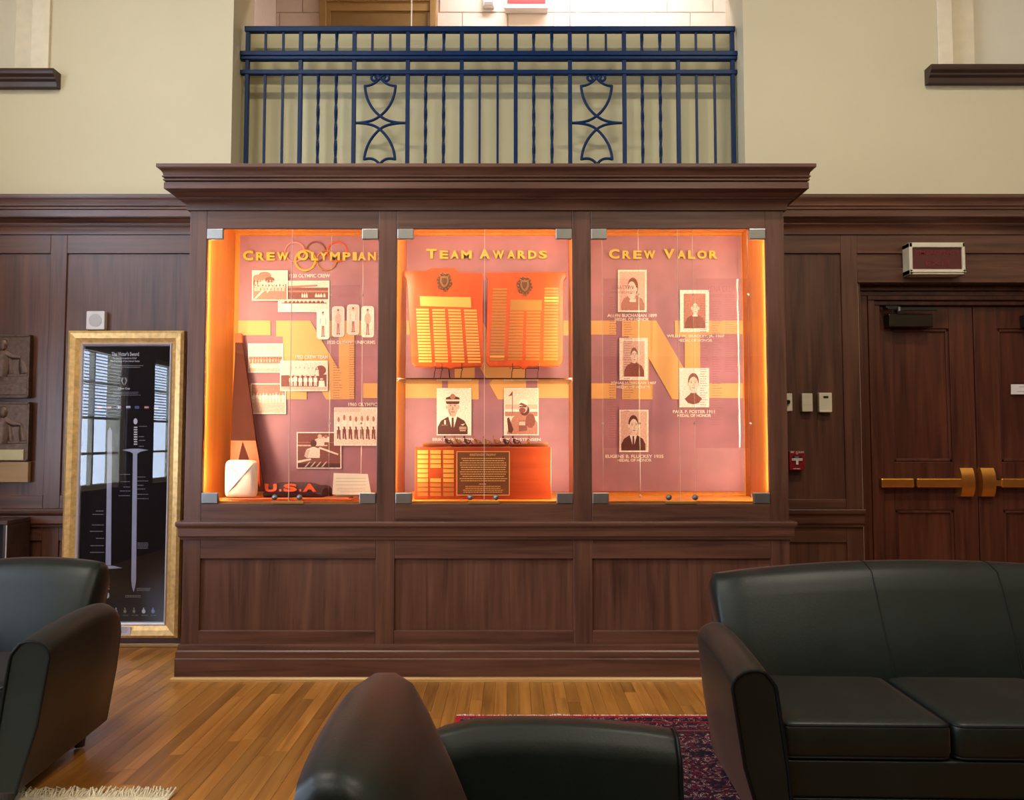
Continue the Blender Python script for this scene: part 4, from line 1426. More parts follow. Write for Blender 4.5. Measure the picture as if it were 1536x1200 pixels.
# ------------------------------------------------------------------ rowing trophy
YT = YF + 0.15
PTp = Plane((0, YT, 0), (0, -1, 0))
tx0, tx1 = XX(622, YT, 700), XX(827, YT, 700)
tz1 = P(725, 670.5, YT).z
tr = thing('rowing_trophy', 'red mahogany trophy block with brass plates and a bronze rowing crew on top', 'trophy', ((tx0 + tx1) / 2, YT, ZF))
obj('base_block', MB().box(tx0, tx1, YT, YT + 0.17, ZF + 0.0005, tz1), 'trophy', tr, bevel=0.004)
pm = {k: unit_mesh('nameplate', MB().box(-0.0305, 0.0305, -0.0105, 0.0105, 0, 0.002), k) for k in ('brass_plate', 'brass_dim_reflect')}
for ci, uc_ in enumerate((634.2, 653.4, 672.8)):
    for r in range(10):
        if ci == 1 and r in (4, 5):
            continue
        shared('nameplate', pm['brass_plate' if r < 7 else 'brass_dim_reflect'], tr, PTp.at(uc_, 678 + r * 7.05, 0.0003), PTp.rot())  # lowest rows use darker brass: a dim reflection put into the colour
ip = obj('inscription_plate', MB().slab(quad(PTp, 685, 764.5, 677, 743, 0.004), (0, 0.0038, 0)), 'trophy_plate', tr, bevel=0.001)
bd = MB()
for (a, b, c, d) in ((685, 764.5, 677, 678), (685, 764.5, 742, 743), (685, 686, 677, 743), (763.5, 764.5, 677, 743)):
    bd.slab(quad(PTp, a, b, c, d, 0.0055), (0, 0.0014, 0))
obj('border', bd, 'gold_print', ip)
ins = MB()
text_on(ins, 'KRISTENSEN TROPHY', PTp, 705, 744, 680.5, 683.8, 0.0045, 0.0006)
dashes(ins, PTp, 689, 761, 687, 724, 11, 0.005, 0.3, True, 0, 0.15)
dashes(ins, PTp, 719, 729, 725.5, 727, 1, 0.005, 0.6, True, 0, 0.0)
dashes(ins, PTp, 693, 756, 729, 740.5, 4, 0.005, 0.3, True, 0, 0.2)
obj('inscription', ins, 'gold_print', ip)
# boat with crew
yb = YT + 0.07
hx0, hx1 = XX(634, yb, 665), XX(822, yb, 665)
secs = []
for k in range(21):
    t = k / 20
    x = hx0 + (hx1 - hx0) * t
    w = 0.026 * (1 - abs(2 * t - 1) ** 2.2) + 0.0015
    z0 = tz1 + 0.001
    hh = 0.016 + 0.010 * abs(2 * t - 1) ** 3
    secs.append([(x, yb - w, z0 + hh), (x, yb - w * 0.8, z0 + hh * 0.4), (x, yb, z0), (x, yb + w * 0.8, z0 + hh * 0.4), (x, yb + w, z0 + hh), (x, yb, z0 + hh * 0.85)])
obj('boat_hull', MB().loft(secs), 'bronze_small', tr, smooth=True, angle=50)


def rower(mb, x, z, s):
    mb.tube([(x + 0.004, yb, z), (x - 0.012 * s, yb, z + 0.020), (x - 0.016 * s, yb, z + 0.034)], [0.008, 0.009, 0.005], 8)
    mb.ball((x - 0.019 * s, yb, z + 0.043), 0.0062, 0.0062, 0.0075, 8, 6)
    for sy in (-1, 1):
        mb.tube([(x - 0.015 * s, yb + sy * 0.008, z + 0.031), (x + 0.004, yb + sy * 0.010, z + 0.024), (x + 0.022, yb + sy * 0.006, z + 0.021)], [0.004, 0.0034, 0.0026], 6)
        mb.tube([(x + 0.004, yb + sy * 0.005, z + 0.002), (x + 0.018, yb + sy * 0.006, z + 0.016), (x + 0.032, yb + sy * 0.005, z + 0.002)], [0.0055, 0.0045, 0.003], 6)


for k in range(9):
    x = XX(672 + k * 14.6, yb, 660)
    mb = MB()
    rower(mb, x, tz1 + 0.014, 1.0 if k < 8 else -1.0)
    obj('rower', mb, 'bronze_dark' if k in (0, 2, 6, 7) else 'bronze_small', tr, smooth=True, angle=60)
    if k < 8:
        sy = -1 if k % 2 == 0 else 1
        om = MB().tube([(x + 0.022, yb, tz1 + 0.034), (x + 0.01, yb + sy * 0.05, tz1 + 0.006)], 0.0014, 6)
        om.box(x - 0.004, x + 0.022, yb + sy * 0.05 - 0.008, yb + sy * 0.05 + 0.008, tz1 + 0.0015, tz1 + 0.005)
        obj('oar', om, 'bronze_small', tr)

# ------------------------------------------------------------------ things in the left case
PO = Plane(P(365, 737, YP - 0.14), (0, -1, 0.10))
ob = thing('painted_oar', 'tall dark oar blade with orange band leaning in the left case', 'oar', PO.at(370, 737))
outl = [(352.5, 513), (363, 513), (368, 545), (376, 600), (384, 660), (397, 737), (344, 737), (346, 660), (349, 590), (352, 540)]
obj('blade', MB().slab([PO.at(u, v) for u, v in outl], -PO.n * 0.018), 'oar_dark', ob, bevel=0.003)
obj('tip', MB().slab([PO.at(u, v, 0.002) for u, v in ((352, 500), (362.5, 500), (363.5, 514), (352, 514))], -PO.n * 0.022), 'orange_paint', ob, bevel=0.003)
obj('orange_band', MB().slab([PO.at(u, v, 0.0015) for u, v in ((346.5, 661), (364, 661), (357, 692), (352, 737), (345, 737))], -PO.n * 0.0014), 'orange_paint', ob)
obj('orange_band', MB().slab([PO.at(u, v, 0.0015) for u, v in ((364, 661), (383.5, 661), (389, 692), (390, 730), (380, 705))], -PO.n * 0.0014), 'orange_paint', ob)


def cushion(label):
    Y = YF + 0.12
    pl = Plane((0, Y, 0), (0, -1, 0))
    c = pl.at(359, 739)
    w = (pl.at(384, 715) - pl.at(334.5, 715)).length
    z0 = ZF + 0.0085
    h = pl.at(359, 690).z - z0
    secs = []
    for (d, inset) in ((0.0, 0.03), (0.012, 0.008), (0.03, 0.0), (0.05, 0.006), (0.062, 0.03)):
        pts = []
        hw, hz = w / 2 - inset, h / 2 - inset
        for k in range(32):
            a = 2 * math.pi * k / 32
            ca, sa = math.cos(a), math.sin(a)
            e = 0.28
            pts.append((c.x + hw * abs(ca) ** e * (1 if ca >= 0 else -1), Y + d, z0 + h / 2 + hz * abs(sa) ** e * (1 if sa >= 0 else -1)))
        secs.append(pts)
    t = thing('square_cushion', label, 'cushion', (c.x, Y, z0))
    obj('pad', MB().loft(secs), 'white_cloth', t, smooth=True, angle=60)
    # pinched diagonal folds on the front
    f = MB()
    for (ax, az, bx, bz) in ((-0.42, -0.42, 0.05, 0.05), (0.05, 0.05, 0.42, 0.42), (0.05, 0.05, -0.40, 0.42)):
        p0 = Vector((c.x + ax * w, Y - 0.0005, z0 + h / 2 + az * h))
        p1 = Vector((c.x + bx * w, Y - 0.003, z0 + h / 2 + bz * h))
        f.tube([p0, (p0 + p1) / 2 + Vector((0, -0.002, 0)), p1], [0.001, 0.004, 0.002], 6)
    obj('fold', f, 'white_cloth', t, smooth=True)


# boards on the floor of the case
def floor_board(label, us, Y0, Y1, z0, th, mat):
    x0, x1 = XX(us[0], Y0, 745), XX(us[1], Y0, 745)
    pts = [(x0, Y0 + 0.02, z0 + th), (x0 + 0.05, Y0, z0 + th), (x1 - 0.06, Y0, z0 + th), (x1, Y0 + 0.03, z0 + th), (x1, Y1, z0 + th), (x0, Y1, z0 + th)]
    tag(obj('oar_board', MB().slab(pts, (0, 0, -th)), mat, bevel=0.001), label, 'board', 'boards on the case floor')


floor_board('flat orange painted board on the floor of the left case', (345, 538), YF + 0.040, YF + 0.085, ZF + 0.0005, 0.008, 'orange_paint')
floor_board('flat salmon board behind the orange one in the left case', (330, 520), YF + 0.09, YF + 0.30, ZF + 0.0005, 0.008, 'board')
cushion('white square cushion with pinched folds in front of the oar')

# folded sweater with three letters
Ysw = YF + 0.16
sw = thing('folded_sweater', 'folded navy sweater with orange capital letters on the case floor', 'sweater', (XX(447, Ysw, 740), Ysw, ZF + 0.009))
secs = []
x0, x1 = XX(394, Ysw, 735), XX(482, Ysw, 735)
zs0 = ZF + 0.009
for k in range(13):
    t = k / 12
    x = x0 + (x1 - x0) * t
    hh = 0.088 * (math.sin(math.pi * (0.06 + 0.88 * t)) ** 0.35) + 0.004 * math.sin(9 * t)
    secs.append([(x, Ysw + 0.02, zs0), (x, Ysw, zs0 + hh * 0.35), (x, Ysw + 0.03, zs0 + hh * 0.8), (x, Ysw + 0.08, zs0 + hh), (x, Ysw + 0.13, zs0 + hh * 0.85), (x, Ysw + 0.15, zs0)])
obj('fabric', MB().loft(secs), 'navy_cloth', sw, smooth=True, angle=60)
psw = Plane((0, Ysw + 0.008, zs0 + 0.035), (0, -1, 0.75))
for (s, u0, u1) in (('U', 398, 416), ('S', 426, 446), ('A', 455, 475)):
    lm = MB()
    text_on(lm, s, psw, u0, u1, 727.5, 739.5, 0.010, 0.004, 0.05)
    obj('letter', lm, 'orange_paint', sw)
for u in (419.5, 449.5):
    lm = MB().slab(quad(psw, u, u + 3, 735.5, 738.5, 0.012), -psw.n * 0.004)
    obj('letter_dot', lm, 'orange_paint', sw)
# dark cap
Yc_ = YF + 0.365
cpz = ZF + 0.001
cxm = XX(484, Yc_, 730)
ct = thing('knit_cap', 'dark round cap behind the folded sweater', 'cap', (cxm, Yc_, cpz))
obj('crown', MB().loft([[(cxm + r * math.cos(2 * math.pi * k / 20), Yc_ + 0.8 * r * math.sin(2 * math.pi * k / 20), cpz + z) for k in range(20)] for r, z in ((0.050, 0.001), (0.058, 0.02), (0.056, 0.045), (0.042, 0.062), (0.02, 0.068))]), 'navy_cloth', ct, smooth=True, angle=60)
obj('brim', MB().loft([[(cxm + r * math.cos(2 * math.pi * k / 20), Yc_ + 0.8 * r * math.sin(2 * math.pi * k / 20), cpz + z) for k in range(20)] for r, z in ((0.060, 0.0), (0.064, 0.010), (0.060, 0.022))]), 'oar_dark', ct, smooth=True, angle=60)
# standing card
Ycd = YF + 0.17
pcd = Plane(P(526, 741, Ycd), (0, -1, 0.22))
cdm = thing('tent_card', 'cream standing card with faint writing at the right of the left case', 'card', pcd.at(526, 742))
obj('front_leaf', MB().slab([pcd.at(500.5, 709.5), pcd.at(551.5, 711), pcd.at(557, 742.5), pcd.at(498.5, 741.5)], -pcd.n * 0.002), 'card', cdm)
a_, b_ = pcd.at(500.5, 709.5, -0.003), pcd.at(551.5, 711, -0.003)
zc0 = ZF + 0.0085
obj('back_leaf', MB().slab([a_, b_, Vector((b_.x, b_.y + 0.06, zc0)), Vector((a_.x, a_.y + 0.06, zc0))], (0, 0.002, 0)), 'card', cdm)
ln = MB()
for k in range(3):
    ln.slab(quad(pcd, 504, 549, 717 + k * 5, 717.6 + k * 5, 0.0006), -pcd.n * 0.0005)
dashes(ln, pcd, 505, 549, 732, 740, 3, 0.0006, 0.25)
obj('writing', ln, 'card_line', cdm)

# ------------------------------------------------------------------ gilt framed sword poster
YFR = YW - 0.088
PF = Plane((0, YFR, 0), (0, -1, 0))
sp = thing('framed_poster', 'tall gilt framed black poster of two swords beside the cabinet', 'framed poster', PF.at(184, 957))
fo_ = [PF.at(100, 497), PF.at(275, 495), PF.at(268, 957), PF.at(91, 957)]
fx0, fx1 = PF.at(96, 720).x, PF.at(271.5, 720).x
fz1, fz0 = PF.at(184, 496).z, PF.at(184, 957).z
fw = 0.078


def frame_bar(name, a, b, c, d, mat, depth0, depth1, parent):
    """mitred bar: outer edge a-b, inner edge c-d (x,z), bowed face"""
    mb = MB()
    A, B, C, D = [Vector((p[0], 0, p[1])) for p in (a, b, c, d)]
    sec = []
    for (o, i) in ((A, D), (B, C)):
        m1 = o.lerp(i, 0.22)
        m2 = o.lerp(i, 0.62)
        pts = [(o.x, depth1, o.z), (o.x, depth0 + 0.012, o.z), (m1.x, depth0, m1.z), (m2.x, depth0 + 0.006, m2.z), (i.x, depth0 + 0.022, i.z), (i.x, depth1, i.z)]
        sec.append(pts)
    mb.loft(sec)
    obj(name, mb, mat, parent, smooth=False)


o4 = [(fx0, fz1), (fx1, fz1), (fx1, fz0), (fx0, fz0)]
i4 = [(fx0 + fw, fz1 - fw), (fx1 - fw, fz1 - fw), (fx1 - fw, fz0 + fw), (fx0 + fw, fz0 + fw)]
for k in range(4):
    j = (k + 1) % 4
    frame_bar('frame_bar', o4[k], o4[j], i4[j], i4[k], 'gold', YFR - 0.012, YW - 0.047, sp)
f2 = 0.020
m4 = [(i4[0][0] + f2, i4[0][1] - f2), (i4[1][0] - f2, i4[1][1] - f2), (i4[2][0] - f2, i4[2][1] + f2), (i4[3][0] + f2, i4[3][1] + f2)]
for k in range(4):
    j = (k + 1) % 4
    frame_bar('fillet', i4[k], i4[j], m4[j], m4[k], 'silver_fillet', YFR - 0.001, YW - 0.05, sp)
YPO = YFR + 0.022
PB = Plane((0, YPO, 0), (0, -1, 0))
po = obj('poster_print', MB().box(i4[0][0], i4[1][0], YPO, YPO + 0.004, i4[2][1], i4[0][1]), 'poster', sp)
sb = MB()
# right sword (point down)
sb.slab([PB.at(u, v, 0.001) for u, v in ((199.5, 677), (206, 677), (204.2, 870), (202.6, 881), (200.5, 888), (198, 880), (197, 870))], (0, 0.0008, 0))
sb.slab([PB.at(u, v, 0.002) for u, v in ((183, 675), (197, 673), (209, 673), (223, 675), (211, 677.5), (207, 680), (199, 680), (195, 677.5))], (0, 0.0008, 0))
# left sword (point up)
sb.slab([PB.at(u, v, 0.001) for u, v in ((165, 640), (168, 647), (166.5, 848), (158.5, 848), (161.5, 647))], (0, 0.0008, 0))
sb.slab([PB.at(u, v, 0.002) for u, v in ((141, 852), (156, 853), (168, 853), (184, 852), (170, 848.5), (158, 848.5))], (0, 0.0008, 0))
obj('sword_print', sb, 'blade', po)
gp = MB()
for k in range(8):
    gp.slab(quad(PB, 201 - (k % 2) * 0.3, 206, 640 + k * 3.6, 642 + k * 3.6, 0.001), (0, 0.0008, 0))
    gp.slab(quad(PB, 159.5, 164, 857 + k * 3.6, 859 + k * 3.6, 0.001), (0, 0.0008, 0))
gp.slab([PB.at(203.3 + 3 * math.cos(a * math.pi / 6), 632 + 4.5 * math.sin(a * math.pi / 6), 0.001) for a in range(12)], (0, 0.0008, 0))
gp.slab([PB.at(161.5 + 2.6 * math.cos(a * math.pi / 6), 893 + 4.5 * math.sin(a * math.pi / 6), 0.001) for a in range(12)], (0, 0.0008, 0))
text_on(gp, "The Victor's Sword", PB, 167.5, 208.5, 528, 534, 0.001, 0.0005, 0.02)
text_on(gp, 'To the Commander-in-Chief', PB, 170, 205, 535.8, 538.6, 0.001, 0.0005)
text_on(gp, 'The President of the United States', PB, 165.5, 209.5, 540.2, 543, 0.001, 0.0005)
text_on(gp, 'Kings Cup', PB, 177.5, 195, 581, 585, 0.001, 0.0005, 0.02)
obj('poster_lettering', gp, 'poster_white', po)
gg = MB()
dashes(gg, PB, 158, 219, 548, 553, 2, 0.001, 0.35, True, 0, 0.3)
dashes(gg, PB, 164, 214, 588, 594.5, 3, 0.001, 0.3, True, 0, 0.3)
# crest shield outline
for (r0, dx) in ((1.0, -1), (1.0, 1)):
    gg.slab([PB.at(186.3 + dx * a, b, 0.001) for a, b in ((0.6, 566), (3.6, 567), (4.6, 571), (2.5, 576), (0.5, 578), (0.5, 576), (2.6, 571.5), (1.5, 569))], (0, 0.0008, 0))
for v in (639, 654.5, 660, 669):
    dashes(gg, PB, 208.5, random.uniform(216, 225), v, v + 1.6, 1, 0.001, 0.6, False)
for (a, b, v) in ((180, 196, 711), (181, 196, 722), (185, 196, 730), (180, 196, 736), (178, 196, 743), (206, 219, 715), (206, 224, 721), (206, 216, 727.5), (206, 219, 733), (206, 224, 741), (206, 225, 747.5)):
    dashes(gg, PB, a, b, v, v + 1.3, 1, 0.001, 0.7, False, 0, 0.1)
for (a, v) in ((144, 766), (139, 771), (138, 787), (135, 796.5), (144, 807), (136, 818), (135, 828)):
    dashes(gg, PB, a, 157, v, v + 1.2, 1, 0.001, 0.8, False, 0, 0.1)
dashes(gg, PB, 206, 223, 814, 824, 5, 0.001, 0.4, False, 0, 0.1)
dashes(gg, PB, 205, 227, 882, 887, 3, 0.001, 0.4, False, 0, 0.1)
dashes(gg, PB, 187, 212, 893, 897, 2, 0.001, 0.45, True, 0, 0.2)
for k in range(6):
    dashes(gg, PB, 156 + k * 14, 166 + k * 14, 922.5, 923.5, 1, 0.001, 0.8, True, 0, 0.1)
obj('fine_print', gg, 'poster_grey', po)
fg = MB()
for k, u in enumerate((149.5, 164, 178.5, 192.5, 205.5, 220, 234)):
    w = 3.2
    for b in range(3):
        mi = ((0, 1, 0), (0, 1, 0), (2, 1, 0), (1, 1, 2), (2, 2, 2), (0, 1, 0), (2, 0, 1))[k][b]
        if k in (2,):
            fg.slab(quad(PB, u - w + b * 2 * w / 3, u - w + (b + 1) * 2 * w / 3, 609, 613, 0.001), (0, 0.0008, 0), mi)
        else:
            fg.slab(quad(PB, u - w, u + w, 609 + b * 1.35, 610.35 + b * 1.35, 0.001), (0, 0.0008, 0), mi)
obj('flag_print', fg, ['flag_red', 'poster_white', 'flag_blue'], po)
bdg = MB()
for k, (u, mi) in enumerate(((160, 0), (174, 2), (187.5, 0), (201, 0), (215.5, 2), (229.5, 1))):
    bdg.slab([PB.at(u + 2.8 * math.cos(a * math.pi / 5) * (1.0 if a % 2 == 0 or k in (4, 5) else 0.55), 917 + 3.2 * math.sin(a * math.pi / 5) * (1.0 if a % 2 == 0 or k in (4, 5) else 0.55), 0.001) for a in range(10)], (0, 0.0008, 0), mi)
    bdg.slab(quad(PB, u - 0.8, u + 0.8, 911.5, 914, 0.001), (0, 0.0008, 0), mi)
obj('badge_print', bdg, ['badge_gold', 'badge_blue', 'poster_white'], po)
obj('glazing', MB().box(i4[0][0] + 0.002, i4[1][0] - 0.002, YPO - 0.010, YPO - 0.008, i4[2][1] + 0.002, i4[0][1] - 0.002), 'glass', sp)
lp = obj('name_tag', MB().slab([Vector((q.x, YFR - 0.013, q.z)) for q in quad(PF, 160, 197, 939, 952)], (0, 0.006, 0)), 'silver_fillet', sp)
PLT = Plane((0, YFR - 0.013, 0), (0, -1, 0))
tg = MB()
dashes(tg, PLT, 164, 193, 941, 950, 4, 0.001, 0.35, True, 0, 0.2)
obj('tag_writing', tg, 'ink', lp)

# ------------------------------------------------------------------ bronze plaques, speaker, low shelf on the left
PR = Plane((0, YW - 0.035, 0), (0, -1, 0))


def relief(name, label, v0, v1, ur, parts):
    z0, z1 = PR.at(20, v1).z, PR.at(20, v0).z
    x1 = PR.at(ur, (v0 + v1) / 2).x
    x0 = x1 - 0.56
    t = thing(name, label, 'plaque', ((x0 + x1) / 2, YW, z0), 'relief plaques on the left panelling')
    Y0 = YW - 0.035
    obj('slab', MB().box(x0, x1, Y0 + 0.006, YW - 0.001, z0, z1), 'bronze', t, bevel=0.003)
    rim = MB().box(x0, x1, Y0, Y0 + 0.01, z1 - 0.014, z1).box(x1 - 0.014, x1, Y0, Y0 + 0.01, z0, z1).box(x0, x0 + 0.014, Y0, Y0 + 0.01, z0, z1).box(x0, x1, Y0, Y0 + 0.01, z0, z0 + 0.014)
    obj('rim', rim, 'bronze', t, bevel=0.003)
    fg = MB()
    Yr = Y0 + 0.006

    def pp(u, v):
        q = PR.at(u, v0 + v)
        return (q.x, Yr, q.z)
    fg.tube([pp(-2, 62), pp(0, 44), pp(2, 24)], [0.055, 0.06, 0.04], 10, 0, 0.35)
    c = pp(3, 15)
    fg.ball(c, 0.034, 0.012, 0.04, 10, 8)
    fg.tube([pp(6, 27), pp(18, 33), pp(31, 34)], [0.024, 0.018, 0.012], 8, 0, 0.5)
    fg.tube([pp(31, 34), pp(32, 46), pp(35, 58)], [0.012, 0.022, 0.03], 8, 0, 0.3)
    fg.tube([pp(12, 30), pp(14, 45), pp(15, 58)], [0.012, 0.016, 0.02], 8, 0, 0.35)
    fg.tube([pp(-8, 60), pp(10, 61), pp(40, 60)], [0.01, 0.01, 0.01], 6, 0, 0.5)
    obj('figure', fg, 'bronze', t, smooth=True, angle=60)
    for (nm, a, b, c, d, mt) in parts:
        xa, xb = PR.at(a, 600).x, PR.at(b, 600).x
        obj(nm, MB().box(max(xa, x0 + 0.02), xb, Y0 - 0.002, Y0 + 0.008, PR.at(20, d).z, PR.at(20, c).z), mt, t, bevel=0.002)
    return t


relief('bronze_plaque', 'brown bronze relief of a figure with outstretched arm, upper of the two', 502, 597, 44, [('inscription_panel', -40, 40, 575, 592, 'bronze')])
relief('bronze_plaque', 'brown bronze relief with a pale brass label, lower of the two', 603, 692, 43, [('brass_label', 1, 38, 674.5, 690, 'badge_gold')])
z0, z1 = PR.at(20, 723.5).z, PR.at(20, 693).z
x1 = PR.at(41.5, 700).x
tag(obj('tan_board', MB().box(x1 - 0.55, x1, YW - 0.03, YW - 0.001, z0, z1), wood('pale_plywood', (0.22, 0.12, 0.045), (0.28, 0.16, 0.06), (0.33, 0.20, 0.08), 'X', 0.5, 0.4), bevel=0.002), 'plain tan wooden board below the bronze reliefs', 'board')

PSK = Plane((0, YW - 0.028, 0), (0, -1, 0))
q = quad(PSK, 129.5, 157, 466.5, 494.5)
sk = thing('wall_speaker', 'small white square wall speaker above the framed poster', 'speaker', (q[3] + q[2]) / 2)
obj('housing', MB().box(q[0].x, q[1].x, YW - 0.028, YW + 0.0115, q[2].z, q[0].z), 'speaker_white', sk, bevel=0.005)
cq = PSK.at(143, 480.5)
obj('grille', MB().disc((cq.x, YW - 0.030, cq.z), (0, 1, 0), 0.042, 0.004, 24), 'grey_plastic', sk)

YSHF = YW - 0.26
bx = XX(11, YSHF, 785)
bz = P(11, 781, YSHF).z
bc = thing('low_bookcase', 'low dark wooden bookcase behind the left armchair', 'bookcase', (bx - 0.5, YSHF, 0))
obj('top', MB().box(bx - 1.0, bx, YSHF, YW - 0.035, bz - 0.025, bz), 'sill', bc, bevel=0.003)
obj('side', MB().box(bx - 0.025, bx - 0.0005, YSHF + 0.001, YW - 0.035, 0.001, bz - 0.026), 'sill', bc, bevel=0.002)
obj('side', MB().box(bx - 0.9995, bx - 0.975, YSHF + 0.001, YW - 0.035, 0.001, bz - 0.026), 'sill', bc)
obj('back', MB().box(bx - 0.974, bx - 0.026, YW - 0.05, YW - 0.036, 0.001, bz - 0.026), 'foot', bc)
for zz in (0.08, 0.42):
    obj('shelf', MB().box(bx - 0.974, bx - 0.026, YSHF + 0.01, YW - 0.051, zz, zz + 0.022), 'sill', bc)
obj('edge_strip', MB().box(bx - 0.006, bx - 0.0002, YSHF - 0.002, YSHF + 0.001, 0.01, bz - 0.027), 'grey_plastic', bc)

# ------------------------------------------------------------------ doors on the right
YD = YW + 0.15
XDX = lambda u, Y=YD, v=600: P(u, v, Y).x
# jamb and casing
jc = thing('trim_2', 'moulded dark casing round the double doors', None, (DX0, YD, 0), kind='structure')
za = P(1400, 426, YW).z
obj('jamb', MB().box(DX0 + 0.001, DX0 + 0.012, YPL, YD + 0.05, 0, DZ1 - 0.03), 'door', jc)
obj('jamb', MB().box(DX1 - 0.012, DX1 - 0.001, YPL, YD + 0.05, 0, DZ1 - 0.03), 'door', jc)
obj('head_jamb', MB().box(DX0 + 0.001, DX1 - 0.001, YPL, YD + 0.05, DZ1 - 0.03, DZ1 - 0.001), 'door', jc)
czx = XDX(1320)
czz = P(1400, 459, YD).z
nst = 4
xs0 = DX0 + 0.012
for k in range(nst):
    a = xs0 + (czx - xs0) * k / nst
    b = xs0 + (czx - xs0) * (k + 1) / nst
    zt0 = DZ1 - 0.03 - (DZ1 - 0.03 - czz) * k / nst
    zt1 = DZ1 - 0.03 - (DZ1 - 0.03 - czz) * (k + 1) / nst
    yy = YD - 0.06 + (0.0, 0.018, 0.008, 0.03)[k]
    cm = MB().box(a, b, yy, YD + 0.05, 0, zt1)
    obj('casing', cm, 'door', jc, bevel=0.004)
    xr_ = XDX(1606)
    obj('casing', MB().box(DX1 - 0.012 - (DX1 - 0.012 - xr_) * k / nst, DX1 - 0.012 - (DX1 - 0.012 - xr_) * (k + 1) / nst, yy, YD + 0.05, 0, zt1), 'door', jc, bevel=0.004)
    obj('head_casing', MB().box(a, DX1 - 0.001, yy, YD + 0.05, zt1, zt0), 'door', jc, bevel=0.004)


def door_leaf(n, u0, u1, label, mirror):
    x0, x1 = XDX(u0), XDX(u1)
    z1 = czz - 0.004
    t = thing('door_%d' % n, label, None, ((x0 + x1) / 2, YD, 0), kind='structure')
    yb = YD + 0.045
    pz = [(P(1400, 764, YD).z, P(1400, 493, YD).z)]
    zl1, zl0 = P(1400, 693, YD).z, P(1400, 765, YD).z
    zp1 = P(1400, 493, YD).z
    sw_ = (XDX(1340) - XDX(1321), XDX(1461) - XDX(1425))
    sa, sb_ = (sw_ if not mirror else sw_[::-1])
    a, b = x0 + sa, x1 - sb_
    obj('door_stile', MB().box(x0 + 0.001, a, YD, yb, 0.008, z1), 'door', t, bevel=0.003)
    obj('door_stile', MB().box(b, x1 - 0.001, YD, yb, 0.008, z1), 'door', t, bevel=0.003)
    for (c, d) in ((zp1, z1), (zl0, zl1), (0.008, 0.25)):
        obj('door_rail', MB().box(a, b, YD, yb, c, d), 'door', t, bevel=0.003)
    for (c, d) in ((zl1, zp1), (0.25, zl0)):
        obj('door_panel', MB().box(a, b, YD + 0.016, yb - 0.01, c, d), 'door', t)
        mo = MB()
        for (p, q, r, s) in ((a, b, d - 0.022, d), (a, b, c, c + 0.022), (a, a + 0.022, c, d), (b - 0.022, b, c, d)):
            mo.box(p, q, YD + 0.005, YD + 0.017, r, s)
        obj('panel_moulding', mo, 'door', t, bevel=0.006)
    # panic bar
    zc_ = P(1400, 724.5, YD - 0.06).z
    ue = ((1442, 1461.5) if not mirror else (1473, 1493))
    e0, e1 = XDX(ue[0], YD - 0.05, 724), XDX(ue[1], YD - 0.05, 724)
    bar = thing_part('push_bar', t, ((x0 + x1) / 2, YD, zc_))
    c0, c1 = P(1450, 745, YD - 0.05).z, P(1450, 702, YD - 0.05).z
    secs = []
    for k in range(9):
        f = -1 + 2 * k / 8
        z = (c0 + c1) / 2 + (c1 - c0) / 2 * f
        dd = 0.062 * math.sqrt(max(0.0, 1 - (f * 0.82) ** 2))
        secs.append([(e0, YD - dd, z), (e1, YD - dd, z), (e1, YD, z), (e0, YD, z)])
    obj('end_case', MB().loft(secs), 'brass', bar, smooth=True, angle=40)
    bx0, bx1 = (XDX(1321, YD - 0.05, 724), e0) if not mirror else (e1, x1 - 0.01)
    b0, b1 = P(1400, 731.5, YD - 0.06).z, P(1400, 717.5, YD - 0.06).z
    L = bx1 - bx0
    if not mirror:
        gap = bx0 + L * 0.41
        segs = [(bx0, gap), (gap + 0.016, bx1)]
    else:
        segs = [(bx0 + 0.035, bx1)]
        obj('bar_neck', MB().box(bx0, bx0 + 0.035, YD - 0.055, YD - 0.02, b0 + 0.01, b1 - 0.012), 'brass', bar)
    for (p, q) in segs:
        obj('bar_cover', MB().box(p, q, YD - 0.062, YD - 0.028, b0, b1), 'brass', bar, bevel=0.008)
    obj('bar_channel', MB().box(bx0 + 0.004, bx1, YD - 0.028, YD - 0.0005, b0 + 0.006, b1 - 0.006), 'black', bar)
    # closer
    cl = thing_part('door_closer', t, ((x0 + x1) / 2, YD, z1))
    ca, cb = (XDX(1332, YD - 0.06, 480), XDX(1398, YD - 0.06, 480)) if not mirror else (x1 - XDX(1398, YD - 0.06, 480) + XDX(1321), x1 - 0.03)
    cz0, cz1 = P(1360, 491, YD - 0.06).z, P(1360, 471, YD - 0.06).z
    obj('closer_body', MB().box(ca, cb, YD - 0.075, YD - 0.0005, cz0, cz1), 'closer', cl, bevel=0.006)
    sgn = 1 if not mirror else -1
    px = ca + 0.06 if not mirror else cb - 0.06
    hx = ca - 0.01 if not mirror else cb + 0.01
    obj('spindle', MB().disc((px, YD - 0.04, cz1 - 0.002), (0, 0, 1), 0.012, 0.03, 12), 'black', cl)
    ex = cb + 0.015 if not mirror else ca - 0.015
    obj('closer_arm', MB().box(min(px, ex), max(px, ex), YD - 0.10, YD - 0.085, cz1 + 0.016, cz1 + 0.032).box(min(hx, ex), max(hx, ex), YD - 0.085, YD - 0.07, cz1 + 0.026, cz1 + 0.040), 'black', cl, bevel=0.003)
    obj('arm_shoe', MB().box(min(hx, px) - 0.01, max(hx, px) + 0.01, YD - 0.08, YD - 0.03, cz1 + 0.034, cz1 + 0.052), 'black', cl, bevel=0.003)
    obj('arm_pivot', MB().disc((px, YD - 0.0925, cz1 + 0.014), (0, 0, 1), 0.010, 0.026, 12), 'steel_dark', cl)
    return t


